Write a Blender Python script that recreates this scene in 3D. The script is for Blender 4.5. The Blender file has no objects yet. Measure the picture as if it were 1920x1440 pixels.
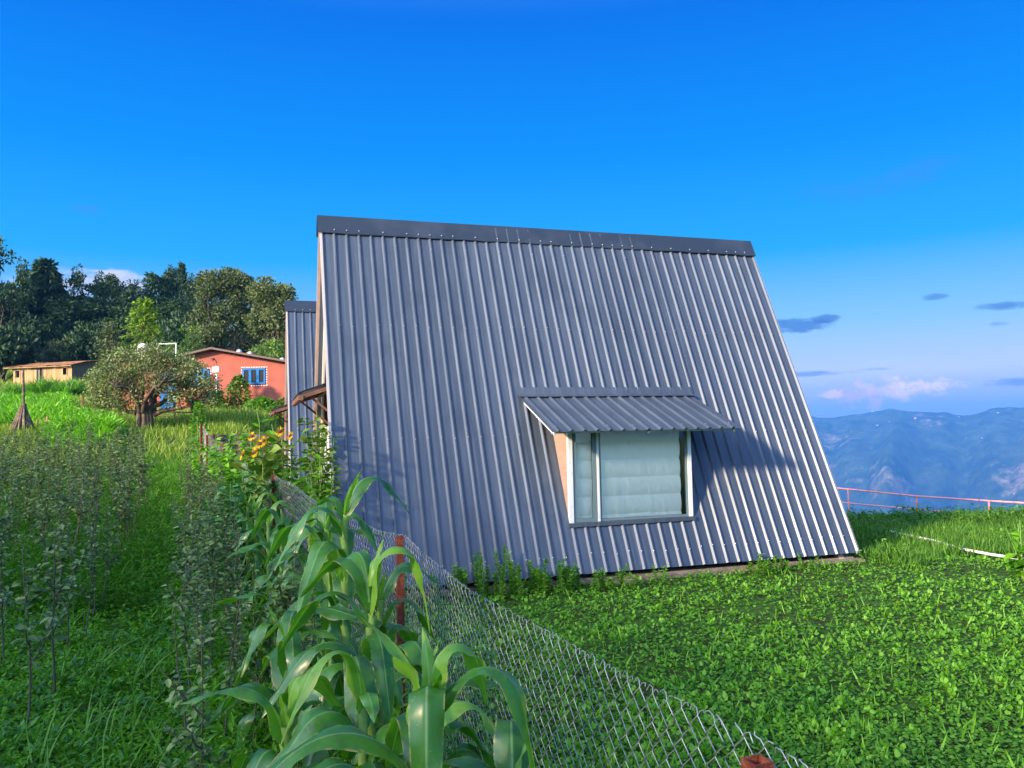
import bpy, math, random
import numpy as np
from mathutils import Matrix, Vector

# ------------------------------------------------------------------ camera, light, sky
PITCH, ROLL, FPX = 0.06092425, -0.02075278, 1500.0
EYE = np.array([0, 0, 1.8])
_r = np.array([1, 0, 0.]); _f = np.array([0, math.cos(PITCH), math.sin(PITCH)]); _u = np.array([0, -math.sin(PITCH), math.cos(PITCH)])
RR = math.cos(ROLL) * _r + math.sin(ROLL) * _u
UU = -math.sin(ROLL) * _r + math.cos(ROLL) * _u
FF = _f
S = bpy.context.scene
COL = S.collection
cam = bpy.data.cameras.new("camera"); camo = bpy.data.objects.new("camera", cam); COL.objects.link(camo)
cam.sensor_width = 36; cam.lens = FPX / 1920 * 36; cam.clip_start = 0.05; cam.clip_end = 40000
m = Matrix(((RR[0], UU[0], -FF[0], EYE[0]), (RR[1], UU[1], -FF[1], EYE[1]), (RR[2], UU[2], -FF[2], EYE[2]), (0, 0, 0, 1)))
camo.matrix_world = m
S.camera = camo

YAW = 0.30745389
SUN_AZ = YAW + math.radians(27)      # direction the light travels, from +X
SUN_EL = math.radians(19)
SUN_STRENGTH = 3.0
SKY_STRENGTH = 0.15
EXPOSURE = 2.0
sl = bpy.data.lights.new("sun", 'SUN'); so = bpy.data.objects.new("sun", sl); COL.objects.link(so)
sl.energy = SUN_STRENGTH; sl.angle = math.radians(5); sl.color = (1.0, 0.75, 0.47)
so.rotation_euler = Vector((math.cos(SUN_AZ) * math.cos(SUN_EL), math.sin(SUN_AZ) * math.cos(SUN_EL), -math.sin(SUN_EL))).to_track_quat('-Z', 'Y').to_euler()
S.view_settings.view_transform = 'Standard'; S.view_settings.look = 'None'
S.view_settings.exposure = EXPOSURE; S.view_settings.gamma = 1
S.cycles.max_bounces = 6; S.cycles.diffuse_bounces = 2; S.cycles.glossy_bounces = 3; S.cycles.transmission_bounces = 4
S.cycles.transparent_max_bounces = 6; S.cycles.volume_bounces = 0; S.cycles.use_denoising = True


class NT:
    """small node-tree helper"""
    def __init__(s, tree): s.t = tree
    def n(s, kind, ins=None, **kw):
        nd = s.t.nodes.new(kind)
        for k, v in kw.items(): setattr(nd, k, v)
        if ins:
            for k, v in ins.items():
                if isinstance(v, bpy.types.NodeSocket): s.t.links.new(v, nd.inputs[k])
                else: nd.inputs[k].default_value = v
        return nd
    def m(s, op, a, b=0.0, c=None):
        ins = {0: a, 1: b}
        if c is not None: ins[2] = c
        return s.n('ShaderNodeMath', ins, operation=op).outputs[0]
    def mix(s, fac, a, b, blend='MIX'):
        nd = s.n('ShaderNodeMix', data_type='RGBA', blend_type=blend)
        for k, v in ((0, fac), (6, a), (7, b)):
            if isinstance(v, bpy.types.NodeSocket): s.t.links.new(v, nd.inputs[k])
            else: nd.inputs[k].default_value = v if k == 0 else (*v, 1)
        return nd.outputs[2]
    def ss(s, x, lo, hi):
        return s.n('ShaderNodeMapRange', {0: x, 1: lo, 2: hi}, interpolation_type='SMOOTHSTEP').outputs[0]
    def noise(s, vec, scale, detail=4, rough=0.55):
        ins = {'Scale': scale, 'Detail': detail, 'Roughness': rough}
        if vec is not None: ins['Vector'] = vec
        return s.n('ShaderNodeTexNoise', ins).outputs[0]


world = bpy.data.worlds.new("World"); S.world = world; world.use_nodes = True
world.node_tree.nodes.clear()
W = NT(world.node_tree)
sky = W.n('ShaderNodeTexSky', sky_type='NISHITA', sun_disc=False, sun_elevation=SUN_EL, sun_rotation=math.radians(90) - SUN_AZ + math.pi,
          altitude=1800, air_density=1.0, dust_density=0.3, ozone_density=2.0)
hs = W.n('ShaderNodeHueSaturation', {'Hue': 0.5, 'Saturation': 0.7, 'Value': 1.9, 'Color': sky.outputs[0]})
tc = W.n('ShaderNodeTexCoord')
sep = W.n('ShaderNodeSeparateXYZ', {0: tc.outputs['Generated']})
az = W.m('ARCTAN2', sep.outputs[0], sep.outputs[1]); el = W.m('ARCSINE', sep.outputs[2])
cv = W.n('ShaderNodeCombineXYZ', {0: az, 1: W.m('MULTIPLY', el, 3.2), 2: 0.0}).outputs[0]
n1 = W.noise(cv, 14.0, 6, 0.6)
cv2 = W.n('ShaderNodeCombineXYZ', {0: az, 1: W.m('MULTIPLY', el, 1.3), 2: 3.0}).outputs[0]
n1 = W.m('ADD', W.m('MULTIPLY', n1, .55), W.m('MULTIPLY', W.noise(cv, 46.0, 6, .65), .45))
n2 = W.noise(cv2, 52.0, 7, 0.68)
# clear mountain air: the sky away from the low sun is a deep, saturated blue that pales towards the horizon
ramp = W.n('ShaderNodeValToRGB', {0: W.m('MULTIPLY', el, 1 / 1.2)})
cr = ramp.color_ramp; cr.interpolation = 'LINEAR'
STOPS = [(-4, (.30, .44, .80)), (0.5, (.46, .55, .86)), (3.5, (.66, .76, .95)), (7, (.30, .65, .98)), (12, (.02, .44, 1.0)), (19, (.0, .30, 1.0)), (28, (.0, .18, .86)), (42, (.12, .30, .80)), (62, (.30, .44, .78))]
while len(cr.elements) < len(STOPS): cr.elements.new(.5)
for e_, (dg, c) in zip(cr.elements, STOPS):
    e_.position = max(0, math.radians(dg) / 1.2); e_.color = (*c, 1)
GAIN = 1 / (SKY_STRENGTH * 2 ** EXPOSURE)
rc = W.n('ShaderNodeVectorMath', {0: ramp.outputs[0], 'Scale': GAIN}, operation='SCALE').outputs[0]
fwd = W.m('ADD', W.m('MULTIPLY', sep.outputs[0], math.cos(SUN_AZ)), W.m('MULTIPLY', sep.outputs[1], math.sin(SUN_AZ)))
col = W.mix(W.m('MULTIPLY', W.ss(fwd, -.6, .05), 1.0), hs.outputs[0], rc)


def sky_angle(px, py):
    d = RR * (px - 960) + UU * (720 - py) + FF * FPX
    return math.atan2(d[0], d[1]), math.atan2(d[2], math.hypot(d[0], d[1]))


# px, py, half width px, half height px, colour (radiance before strength), noise, softness, opacity
CLOUDS = [
    (1720, 745, 420, 42, (1.7, 1.9, 3.1), n1, 0.50, 0.62),
    (1800, 680, 300, 30, (2.9, 3.0, 3.4), n1, 0.55, 0.40),
    (1690, 728, 76, 24, (4.6, 3.4, 3.7), n2, 0.4, 0.8),
    (1745, 722, 66, 11, (4.6, 3.6, 3.7), n2, 0.4, 0.75),
    (1640, 752, 16, 30, (3.6, 2.4, 3.2), n2, 0.3, 0.8),
    (1590, 745, 30, 26, (3.4, 2.3, 3.3), n2, 0.3, 0.7),
    (1560, 738, 22, 9, (4.6, 3.2, 3.6), n2, 0.25, 0.7),
    (1485, 612, 66, 15, (.25, .8, 2.2), n1, 0.22, 0.85),
    (1545, 598, 26, 8, (.25, .75, 2.1), n1, 0.22, 0.8),
    (1752, 557, 22, 6, (.3, .9, 2.4), n1, 0.3, 0.7),
    (1885, 574, 52, 8, (.3, .85, 2.3), n1, 0.3, 0.8),
    (1872, 608, 18, 6, (.3, .9, 2.4), n1, 0.3, 0.6),
    (1530, 700, 90, 6, (.6, 1.2, 2.5), n1, 0.3, 0.75),
    (1640, 692, 34, 3, (.7, 1.3, 2.6), n1, 0.3, 0.6),
    (1900, 716, 60, 8, (.5, .95, 2.3), n1, 0.3, 0.7),
    (1620, 355, 150, 26, (.25, .95, 3.0), n1, 0.45, 0.35),
    (1740, 310, 70, 18, (.25, .95, 3.0), n1, 0.45, 0.3),
    (162, 392, 30, 9, (.3, .95, 3.0), n1, 0.4, 0.45),
    (185, 530, 150, 26, (2.6, 2.7, 3.3), n1, 0.35, 0.9),
    (215, 512, 40, 8, (3.1, 3.0, 3.3), n1, 0.3, 0.8),
    (150, 585, 70, 40, (2.5, 2.7, 3.3), n1, 0.4, 0.9),
    (380, 512, 40, 12, (1.2, 1.7, 3.3), n1, 0.4, 0.5),
]
for px, py, hw, hh, c, nz, soft, op in CLOUDS:
    a0, e0 = sky_angle(px, py)
    q = W.m('ADD', W.m('POWER', W.m('MULTIPLY', W.m('SUBTRACT', az, a0), FPX / hw), 2), W.m('POWER', W.m('MULTIPLY', W.m('SUBTRACT', el, e0), FPX / hh), 2))
    v = W.m('SUBTRACT', W.m('MULTIPLY', nz, 5.0), W.m('ADD', q, 1.5))
    k = W.m('MULTIPLY', W.ss(v, 0.0, soft * 4), op)
    col = W.mix(k, col, tuple(v_ * .28 * GAIN for v_ in c))
bg = W.n('ShaderNodeBackground', {'Color': col, 'Strength': SKY_STRENGTH})
W.t.links.new(bg.outputs[0], W.n('ShaderNodeOutputWorld').inputs[0])


# ------------------------------------------------------------------ helpers
rng = np.random.default_rng(7)
random.seed(3)


def ray(px, py):
    d = RR * (px - 960) + UU * (720 - py) + FF * FPX
    return d / d[1]


def at(px, py, Y): return EYE + ray(px, py) * Y


def lat(n, seed):
    g = np.random.default_rng(seed).random((n, n)); return g


_LAT = {}


def vn(x, y, seed=0):
    """value noise -1..1"""
    if seed not in _LAT: _LAT[seed] = lat(256, 1000 + seed)
    g = _LAT[seed]; x = np.asarray(x, float); y = np.asarray(y, float)
    xi = np.floor(x).astype(int); yi = np.floor(y).astype(int); fx = x - xi; fy = y - yi
    fx = fx * fx * (3 - 2 * fx); fy = fy * fy * (3 - 2 * fy)
    a = g[xi & 255, yi & 255]; b = g[(xi + 1) & 255, yi & 255]; c = g[xi & 255, (yi + 1) & 255]; d = g[(xi + 1) & 255, (yi + 1) & 255]
    return 2 * ((a * (1 - fx) + b * fx) * (1 - fy) + (c * (1 - fx) + d * fx) * fy) - 1


def sm(x, a, b):
    t = np.clip((np.asarray(x, float) - a) / (b - a), 0, 1); return t * t * (3 - 2 * t)


def TZ(x, y):
    """height of the ground"""
    x = np.asarray(x, float); y = np.asarray(y, float)
    d = np.interp(y, [-5, 7, 10, 14, 17, 21, 24.2, 25.2, 28, 35, 42, 52, 60, 74, 78, 84, 90, 100, 115, 150, 260],
                  [0, 0, .19, .38, .57, 1.0, 1.35, 1.85, 1.98, 2.6, 3.2, 4.2, 4.9, 5.9, 7.2, 7.7, 9.5, 13.5, 17.0, 20, 21])
    edge = np.interp(y, [0, 10, 17, 25, 45, 100, 200], [-1.2, -3.0, -5.6, -6.5, -9, -16, -20])
    wl = sm(edge - x, -0.6, 1.2 + 0.06 * np.clip(y, 0, 100))
    r = np.interp(y, [-5, 12, 17, 20, 24, 40, 80, 160, 260], [0, 0, -.12, -.55, -2.2, -10, -32, -75, -130])
    rb = np.interp(y, [-5, 19, 24, 40, 80, 160, 260], [0, 0, -.5, -5, -25, -70, -130])
    rr_ = rb + (r - rb) * sm(x, 0, 4)
    h = d * wl + (rr_ - 0.07) * (1 - wl)
    h = h + 0.03 * vn(x * .9, y * .9, 1) * sm(y, 2, 8) + 0.02 * vn(x * 2.3, y * 2.3, 2) + 0.25 * vn(x * .13, y * .13, 3) * sm(y, 22, 60)
    # unseen rise behind the camera, added to shade the foreground from the low sun
    sx, sy = -math.cos(SUN_AZ), -math.sin(SUN_AZ)
    b = x * sx + y * sy
    h = h + (15.3 + 1.1 * vn(x * .12, y * .12, 4) + .5 * vn(x * .5, y * .5, 5)) * sm(b, 6, 42) * (1 - 0.6 * sm(b, 60, 160))
    lt = -x * sy + y * sx
    h = h + 1.4 * np.exp(-((lt + 7.6) / 2.2) ** 2) * sm(b, 20, 42)  # extra crest bump, shaped to throw shade on the cabin's lower left
    return h


def ground(px, py, it=40):
    """where the ray through a pixel meets the ground"""
    d = ray(px, py); t = 1.0; last = 0.3
    for t in np.concatenate([np.arange(.5, 30, .05), np.arange(30, 150, .25)]):
        p = EYE + d * t
        if p[2] <= TZ(p[0], p[1]): return p
    return EYE + d * 100


class MB:
    def __init__(s): s.V = []; s.F = []; s.M = []; s.A = []; s.B = []; s.n = 0; s.SM = []
    def add(s, V, F, mat=0, var=0.5, uu=None, smooth=False):
        V = np.asarray(V, float).reshape(-1, 3); F = np.asarray(F, int)
        s.V.append(V); s.F.append(F + s.n); s.M.append(np.broadcast_to(np.asarray(mat), (len(F),)))
        s.A.append(np.broadcast_to(np.asarray(var, float), (len(V),)))
        s.B.append(np.zeros(len(V)) if uu is None else np.broadcast_to(np.asarray(uu, float), (len(V),)))
        s.SM.append(np.full(len(F), smooth)); s.n += len(V); return s
    def box(s, lo, hi, mat=0, var=0.5, R=None, o=None):
        lo = np.array(lo, float); hi = np.array(hi, float)
        V = np.array([[(lo, hi)[i][0], (lo, hi)[j][1], (lo, hi)[k][2]] for i in (0, 1) for j in (0, 1) for k in (0, 1)])
        if R is not None: V = V @ np.asarray(R).T
        if o is not None: V = V + np.asarray(o)
        return s.add(V, [[0, 1, 3, 2], [4, 6, 7, 5], [0, 4, 5, 1], [2, 3, 7, 6], [0, 2, 6, 4], [1, 5, 7, 3]], mat, var)
    def beam(s, a, b, w, t, mat=0, up=(0, 0, 1), var=0.5):
        a = np.array(a, float); b = np.array(b, float); d = b - a; L = np.linalg.norm(d); d = d / L
        x = np.cross(d, up); x /= np.linalg.norm(x); z = np.cross(x, d)
        R = np.array([x, d, z]).T
        return s.box((-w / 2, 0, -t / 2), (w / 2, L, t / 2), mat, var, R, a)
    def prism(s, poly, y0, y1, axis=1, mat=0):
        """polygon in the two other axes, extruded along axis"""
        n = len(poly); V = []
        for yy in (y0, y1):
            for p in poly:
                q = [p[0], p[1]]; q.insert(axis, yy); V.append(q)
        V = np.array(V, float); F = [[i, (i + 1) % n, n + (i + 1) % n, n + i] for i in range(n)]
        s.add(V, F, mat)
        c0 = V[:n].mean(0); c1 = V[n:].mean(0)
        if n <= 4 or True:
            s.add(np.vstack([V[:n], c0]), [[i, (i + 1) % n, n] for i in range(n)], mat)
            s.add(np.vstack([V[n:], c1]), [[(i + 1) % n, i, n] for i in range(n)], mat)
        return s
    def tube(s, P, R, k=6, mat=0, var=0.5, cap=True, smooth=True):
        P = np.asarray(P, float); n = len(P); R = np.broadcast_to(np.asarray(R, float), (n,))
        T = np.gradient(P, axis=0); T /= np.linalg.norm(T, axis=1)[:, None] + 1e-12
        ref = np.array([0.31, 0.17, 0.93]) if abs(T[:, 2]).mean() < .8 else np.array([1, .13, 0.05])
        X = np.cross(T, ref); X /= np.linalg.norm(X, axis=1)[:, None] + 1e-12; Y = np.cross(T, X)
        a = np.arange(k) * 2 * math.pi / k
        V = P[:, None, :] + R[:, None, None] * (np.cos(a)[None, :, None] * X[:, None, :] + np.sin(a)[None, :, None] * Y[:, None, :])
        V = V.reshape(-1, 3)
        i = np.arange(n - 1)[:, None] * k; j = np.arange(k)[None, :]; j2 = (j + 1) % k
        F = np.stack([i + j, i + j2, i + k + j2, i + k + j], -1).reshape(-1, 4)
        s.add(V, F, mat, var, smooth=smooth)
        if cap:
            for e in (0, n - 1):
                c = P[e]; s.add(np.vstack([V[e * k:(e + 1) * k], c]), [[q, (q + 1) % k, k] for q in range(k)], mat, var)
        return s
    def grid(s, V, mat=0, var=0.5, uu=None, smooth=True):
        V = np.asarray(V, float); a, b = V.shape[:2]
        i = np.arange(a - 1)[:, None] * b; j = np.arange(b - 1)[None, :]
        F = np.stack([i + j, i + j + 1, i + b + j + 1, i + b + j], -1).reshape(-1, 4)
        return s.add(V.reshape(-1, 3), F, mat, var, uu, smooth)
    def scatter(s, tpl, pos, axis, scale, roll=None, mat=0, var=None, wide=1.0, smooth=False):
        """copies of a small template: local y runs along axis, local z is its face"""
        tv, tf = tpl; pos = np.asarray(pos, float).reshape(-1, 3); N = len(pos)
        if N == 0: return s
        A = np.broadcast_to(np.asarray(axis, float), (N, 3)).copy(); A /= np.linalg.norm(A, axis=1)[:, None] + 1e-9
        up = np.tile(np.array([0, 0, 1.]), (N, 1)); up[np.abs(A[:, 2]) > .97] = (0.6, 0.8, 0)
        X = np.cross(A, up); X /= np.linalg.norm(X, axis=1)[:, None] + 1e-9; Z = np.cross(X, A)
        if roll is not None:
            c = np.cos(roll)[:, None]; q = np.sin(roll)[:, None]; X, Z = c * X + q * Z, -q * X + c * Z
        sc = np.broadcast_to(np.asarray(scale, float), (N,))[:, None, None]; wd = np.broadcast_to(np.asarray(wide, float), (N,))[:, None, None]
        V = pos[:, None, :] + sc * (wd * tv[None, :, 0:1] * X[:, None, :] + tv[None, :, 1:2] * A[:, None, :] + tv[None, :, 2:3] * Z[:, None, :])
        F = tf[None] + (np.arange(N) * len(tv))[:, None, None]
        if var is None: var = rng.random(N)
        var = np.repeat(np.broadcast_to(np.asarray(var, float), (N,)), len(tv))
        uu = np.tile(tv[:, 0], N)
        return s.add(V.reshape(-1, 3), F.reshape(-1, tf.shape[1]), mat, var, uu, smooth)
    def build(s, name, mats, parent=None, loc=None):
        if not isinstance(mats, (list, tuple)): mats = [mats]
        me = bpy.data.meshes.new(name)
        V = np.concatenate(s.V); me.vertices.add(len(V)); me.vertices.foreach_set('co', V.ravel().astype(np.float32))
        tot = np.concatenate([np.full(len(f), f.shape[1]) for f in s.F]); L = np.concatenate([f.ravel() for f in s.F])
        me.loops.add(len(L)); me.loops.foreach_set('vertex_index', L.astype(np.int32))
        me.polygons.add(len(tot)); st = np.concatenate([[0], np.cumsum(tot)[:-1]])
        me.polygons.foreach_set('loop_start', st.astype(np.int32))
        me.polygons.foreach_set('material_index', np.concatenate(s.M).astype(np.int32))
        me.polygons.foreach_set('use_smooth', np.concatenate(s.SM))
        me.update(calc_edges=True)
        for nm, dat in (('var', s.A), ('uu', s.B)):
            a = me.attributes.new(nm, 'FLOAT', 'POINT'); a.data.foreach_set('value', np.concatenate(dat).astype(np.float32))
        for mt in mats: me.materials.append(mt)
        o = bpy.data.objects.new(name, me); COL.objects.link(o)
        if parent is not None: o.parent = parent
        if loc is not None: o.location = loc
        return o


def tag(o, label=None, cat=None, group=None, kind=None):
    if label: o['label'] = label
    if cat: o['category'] = cat
    if group: o['group'] = group
    if kind: o['kind'] = kind
    return o


def thing(name, label, cat, loc=(0, 0, 0), rz=0.0, group=None):
    o = bpy.data.objects.new(name, None); COL.objects.link(o); o.empty_display_size = .2
    o.location = loc; o.rotation_euler = (0, 0, rz)
    return tag(o, label, cat, group)


def dup(src, loc, rz=0.0, sc=(1, 1, 1), label=None, group=None, tilt=(0, 0)):
    r = src.copy(); COL.objects.link(r); r.location = loc; r.rotation_euler = (tilt[0], tilt[1], rz); r.scale = sc
    if label: r['label'] = label
    if group: r['group'] = group
    for ch in list(src.children):
        c = ch.copy(); COL.objects.link(c); c.parent = r
        for g in ch.children:
            d = g.copy(); COL.objects.link(d); d.parent = c
    return r


# ------------------------------------------------------------------ materials
def mat(name, color, rough=0.6, metal=0.0, spec=0.5, noise=None, bump=None, fn=None):
    M = bpy.data.materials.new(name); M.use_nodes = True; t = M.node_tree; t.nodes.clear(); q = NT(t)
    b = q.n('ShaderNodeBsdfPrincipled', {'Base Color': (*color, 1), 'Roughness': rough, 'Metallic': metal, 'Specular IOR Level': spec})
    tcn = q.n('ShaderNodeTexCoord').outputs['Object']
    if noise:   # (second colour, scale, lo, hi)
        c2, scl, lo, hi = noise[:4]
        vec = tcn
        if len(noise) > 4: vec = q.n('ShaderNodeMapping', {0: tcn, 'Scale': noise[4]}).outputs[0]
        k = q.ss(q.noise(vec, scl, 6, 0.6), lo, hi)
        t.links.new(q.mix(k, color, c2), b.inputs['Base Color'])
    if bump:
        vec = tcn
        if len(bump) > 2: vec = q.n('ShaderNodeMapping', {0: tcn, 'Scale': bump[2]}).outputs[0]
        bn = q.n('ShaderNodeBump', {'Strength': bump[1], 'Distance': 0.02, 'Height': q.noise(vec, bump[0], 5, 0.6)})
        t.links.new(bn.outputs[0], b.inputs['Normal'])
    out = q.n('ShaderNodeOutputMaterial', {0: b.outputs[0]})
    if fn: fn(q, b, tcn, out)
    return M


def leafmat(name, dark, light, rough=0.45, trans=0.3, spec=0.5, tcol=None, midrib=None, obj_var=0.0):
    M = bpy.data.materials.new(name); M.use_nodes = True; t = M.node_tree; t.nodes.clear(); q = NT(t)
    a = q.n('ShaderNodeAttribute', attribute_name='var').outputs['Fac']
    if obj_var:
        oi = q.n('ShaderNodeObjectInfo').outputs['Random']
        a = q.m('ADD', a, q.m('MULTIPLY', q.m('SUBTRACT', oi, 0.5), obj_var))
    c = q.mix(q.ss(a, 0.0, 1.0), dark, light)
    if midrib:
        u = q.n('ShaderNodeAttribute', attribute_name='uu').outputs['Fac']
        au = q.m('ABSOLUTE', u)
        c = q.mix(q.m('SUBTRACT', 1.0, q.ss(au, 0.015, 0.05)), c, midrib)
        st = q.n('ShaderNodeTexNoise', {'W': q.m('MULTIPLY', u, 60.0), 'Scale': 1.0, 'Detail': 2.0}, noise_dimensions='1D').outputs[0]
        c = q.mix(q.m('MULTIPLY', st, 0.5), c, tuple(x * 1.5 for x in light))
        tcl = q.n('ShaderNodeTexCoord').outputs['Object']
        bl_ = q.noise(tcl, 14.0, 4, .6)
        c = q.mix(q.m('MULTIPLY', q.ss(bl_, .45, .7), .5), c, tuple(x * .6 for x in dark))
        c = q.mix(q.m('MULTIPLY', q.ss(au, .43, .5), q.ss(q.noise(tcl, 30.0, 3, .6), .45, .6)), c, (.36, .30, .10))
        c = q.mix(q.m('MULTIPLY', q.ss(q.noise(tcl, 55.0, 2, .5), .69, .74), .6), c, (.28, .22, .08))
    b = q.n('ShaderNodeBsdfPrincipled', {'Base Color': c, 'Roughness': rough, 'Specular IOR Level': spec})
    tr = q.n('ShaderNodeBsdfTranslucent', {'Color': q.mix(1.0, c, tcol or (1.3, 1.6, .5), 'MULTIPLY')})
    mx = q.n('ShaderNodeMixShader', {0: trans, 1: b.outputs[0], 2: tr.outputs[0]})
    q.n('ShaderNodeOutputMaterial', {0: mx.outputs[0]})
    return M


def roof_fn(q, b, tcn, out):
    mp = q.n('ShaderNodeMapping', {0: tcn, 'Scale': (9.0, 0.35, 0.35)}).outputs[0]
    k = q.ss(q.noise(mp, 3.0, 6, .65), .35, .75)
    k2 = q.ss(q.noise(tcn, 1.3, 5, .6), .52, .66)
    c = q.mix(k, (0.055, 0.080, 0.122), (0.086, 0.112, 0.158))
    c = q.mix(q.m('MULTIPLY', k2, .4), c, (0.042, 0.060, 0.094))
    spx = q.n('ShaderNodeSeparateXYZ', {0: tcn})
    pn = q.n('ShaderNodeTexWhiteNoise', {'W': q.m('FLOOR', q.m('DIVIDE', q.m('ADD', spx.outputs[0], .08), 1.029))}, noise_dimensions='1D').outputs[0]
    c = q.mix(1.0, c, q.n('ShaderNodeCombineColor', {0: q.m('ADD', .88, q.m('MULTIPLY', pn, .2)), 1: q.m('ADD', .89, q.m('MULTIPLY', pn, .17)), 2: q.m('ADD', .91, q.m('MULTIPLY', pn, .14))}).outputs[0], 'MULTIPLY')
    q.t.links.new(c, b.inputs['Base Color'])
    q.t.links.new(q.m('ADD', 0.36, q.m('MULTIPLY', k, .14)), b.inputs['Roughness'])
    bn = q.n('ShaderNodeBump', {'Strength': .12, 'Distance': .02, 'Height': q.noise(tcn, 2.2, 3, .5)})
    q.t.links.new(bn.outputs[0], b.inputs['Normal'])


M_ROOF = mat('painted_sheet', (.14, .15, .18), .42, .25, .5, fn=roof_fn)
M_CAP = mat('ridge_sheet', (.022, .036, .062), .42, .1, .4, noise=((.035, .05, .08), 2.0, .4, .7), bump=(3.0, .1))
M_SCREW = mat('screw_zinc', (.48, .48, .48), .35, .5)
M_SIDING = mat('beige_siding', (.40, .29, .25), .55, 0, .4, noise=((.33, .25, .22), 6.0, .4, .7))
M_TRIM = mat('cream_trim', (.62, .57, .5), .5)
M_PINK = mat('cheek_board', (.40, .27, .21), .6, 0, .4, noise=((.32, .22, .175), 4.0, .4, .7, (1, 1, 6)))
M_FRAME = mat('white_window_frame', (.62, .66, .70), .35, noise=((.5, .54, .58), 8.0, .5, .7))
M_SASH = mat('grey_sash', (.11, .17, .20), .4)
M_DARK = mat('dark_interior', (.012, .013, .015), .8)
M_WHITEWALL = mat('white_board', (.72, .68, .62), .7, noise=((.55, .5, .44), 3.0, .5, .75))
M_ORANGE = mat('varnished_wood', (.42, .15, .045), .45, noise=((.3, .1, .03), 9.0, .4, .7, (1, 1, 8)))
M_AWNUNDER = mat('rusty_underside', (.12, .05, .035), .6, noise=((.2, .1, .06), 6.0, .4, .7))
M_CONC = mat('concrete', (.24, .20, .16), .9, noise=((.14, .11, .085), 5.0, .4, .7), bump=(20, .5))
M_RUST = mat('red_oxide_post', (.12, .024, .014), .6, 0, .35, noise=((.24, .07, .03), 22.0, .48, .68), bump=(60, .35))
M_GALV = mat('galvanised_wire', (.30, .33, .34), .42, .5, .5, noise=((.20, .22, .22), 9.0, .45, .7))
M_PINKRAIL = mat('pink_paint', (.72, .26, .26), .55, noise=((.45, .1, .09), 8.0, .5, .7))
M_WHITEPIPE = mat('white_pipe', (.70, .72, .70), .6, noise=((.45, .45, .4), 12.0, .45, .7))
M_REDWALL = mat('terracotta_plaster', (.33, .085, .058), .85, noise=((.26, .068, .045), 1.4, .4, .7), bump=(14, .3))
M_BLUE = mat('blue_paint', (.002, .13, .36), .55, 0, .25, noise=((.002, .09, .27), 5.0, .4, .7))
M_GLASSDARK = mat('dark_glass', (.012, .014, .016), .3, 0, .3)
M_ROOFTIN = mat('tin_edge', (.10, .055, .05), .6)
M_TINTOP = mat('pale_tin', (.45, .43, .42), .5, .3)
M_WHITE = mat('white_plastic', (.78, .78, .76), .45)
M_BARK = mat('bark', (.075, .055, .04), .9, noise=((.15, .12, .09), 9.0, .45, .7, (1, 1, .25)), bump=(14, .9, (1, 1, .3)))
M_BARKDARK = mat('dark_bark', (.04, .03, .025), .9, noise=((.09, .075, .06), 6.0, .45, .7), bump=(10, .8))
M_STEM = mat('sapling_bark', (.085, .07, .05), .7, noise=((.12, .10, .085), 25.0, .5, .7))
M_GREENSTEM = mat('green_stem', (.12, .24, .05), .5, noise=((.18, .32, .07), 10.0, .4, .7))
M_STONE = mat('dry_stone', (.05, .042, .032), .95, noise=((.11, .095, .07), 5.0, .45, .65), bump=(9, 1.0))


def wood_fn(q, b, tcn, out):
    sp = q.n('ShaderNodeSeparateXYZ', {0: tcn})
    w1 = q.n('ShaderNodeTexWhiteNoise', {'W': q.m('FLOOR', q.m('MULTIPLY', q.m('ADD', sp.outputs[0], sp.outputs[1]), 5.2))}, noise_dimensions='1D').outputs[0]
    mp = q.n('ShaderNodeMapping', {0: tcn, 'Scale': (7, 7, .8)}).outputs[0]
    c = q.mix(w1, (.26, .155, .065), (.46, .31, .15))
    c = q.mix(q.m('MULTIPLY', q.ss(q.noise(mp, 2.5, 6, .65), .45, .75), .6), c, (.2, .13, .08))
    q.t.links.new(c, b.inputs['Base Color'])


M_PLANK = mat('weathered_planks', (.5, .36, .2), .85, fn=wood_fn)
M_PLANKGREY = mat('grey_planks', (.10, .085, .075), .9, noise=((.2, .17, .14), 3.0, .4, .7, (6, 6, .5)))
M_RUSTROOF = mat('rusty_tin_roof', (.34, .15, .06), .8, noise=((.22, .09, .04), 2.0, .4, .7), bump=(4, .4))
M_STRAW = mat('dry_stalks', (.09, .065, .045), .9, noise=((.2, .16, .11), 8.0, .4, .7))
M_CLOTH = mat('dark_grey_cloth', (.05, .05, .06), .9)


def blind_fn(q, b, tcn, out):
    mp = q.n('ShaderNodeMapping', {0: tcn, 'Scale': (7, 1, 1.2)}).outputs[0]
    bn = q.n('ShaderNodeBump', {'Strength': .5, 'Distance': .02, 'Height': q.noise(mp, 2.0, 5, .6)})
    q.t.links.new(bn.outputs[0], b.inputs['Normal'])


M_BLIND = mat('white_blind_cloth', (.86, .85, .80), .85, 0, .2, fn=blind_fn)


def glass_mat():
    M = bpy.data.materials.new('window_glass'); M.use_nodes = True; t = M.node_tree; t.nodes.clear(); q = NT(t)
    tr = q.n('ShaderNodeBsdfTransparent', {0: (.95, .985, .98, 1)})
    gl = q.n('ShaderNodeBsdfGlossy', {'Color': (.9, .95, 1, 1), 'Roughness': .03})
    fr = q.n('ShaderNodeFresnel', {'IOR': 1.5}).outputs[0]
    mx = q.n('ShaderNodeMixShader', {0: q.m('MULTIPLY', fr, .9), 1: tr.outputs[0], 2: gl.outputs[0]})
    q.n('ShaderNodeOutputMaterial', {0: mx.outputs[0]}); return M


M_GLASS = glass_mat()

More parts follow.
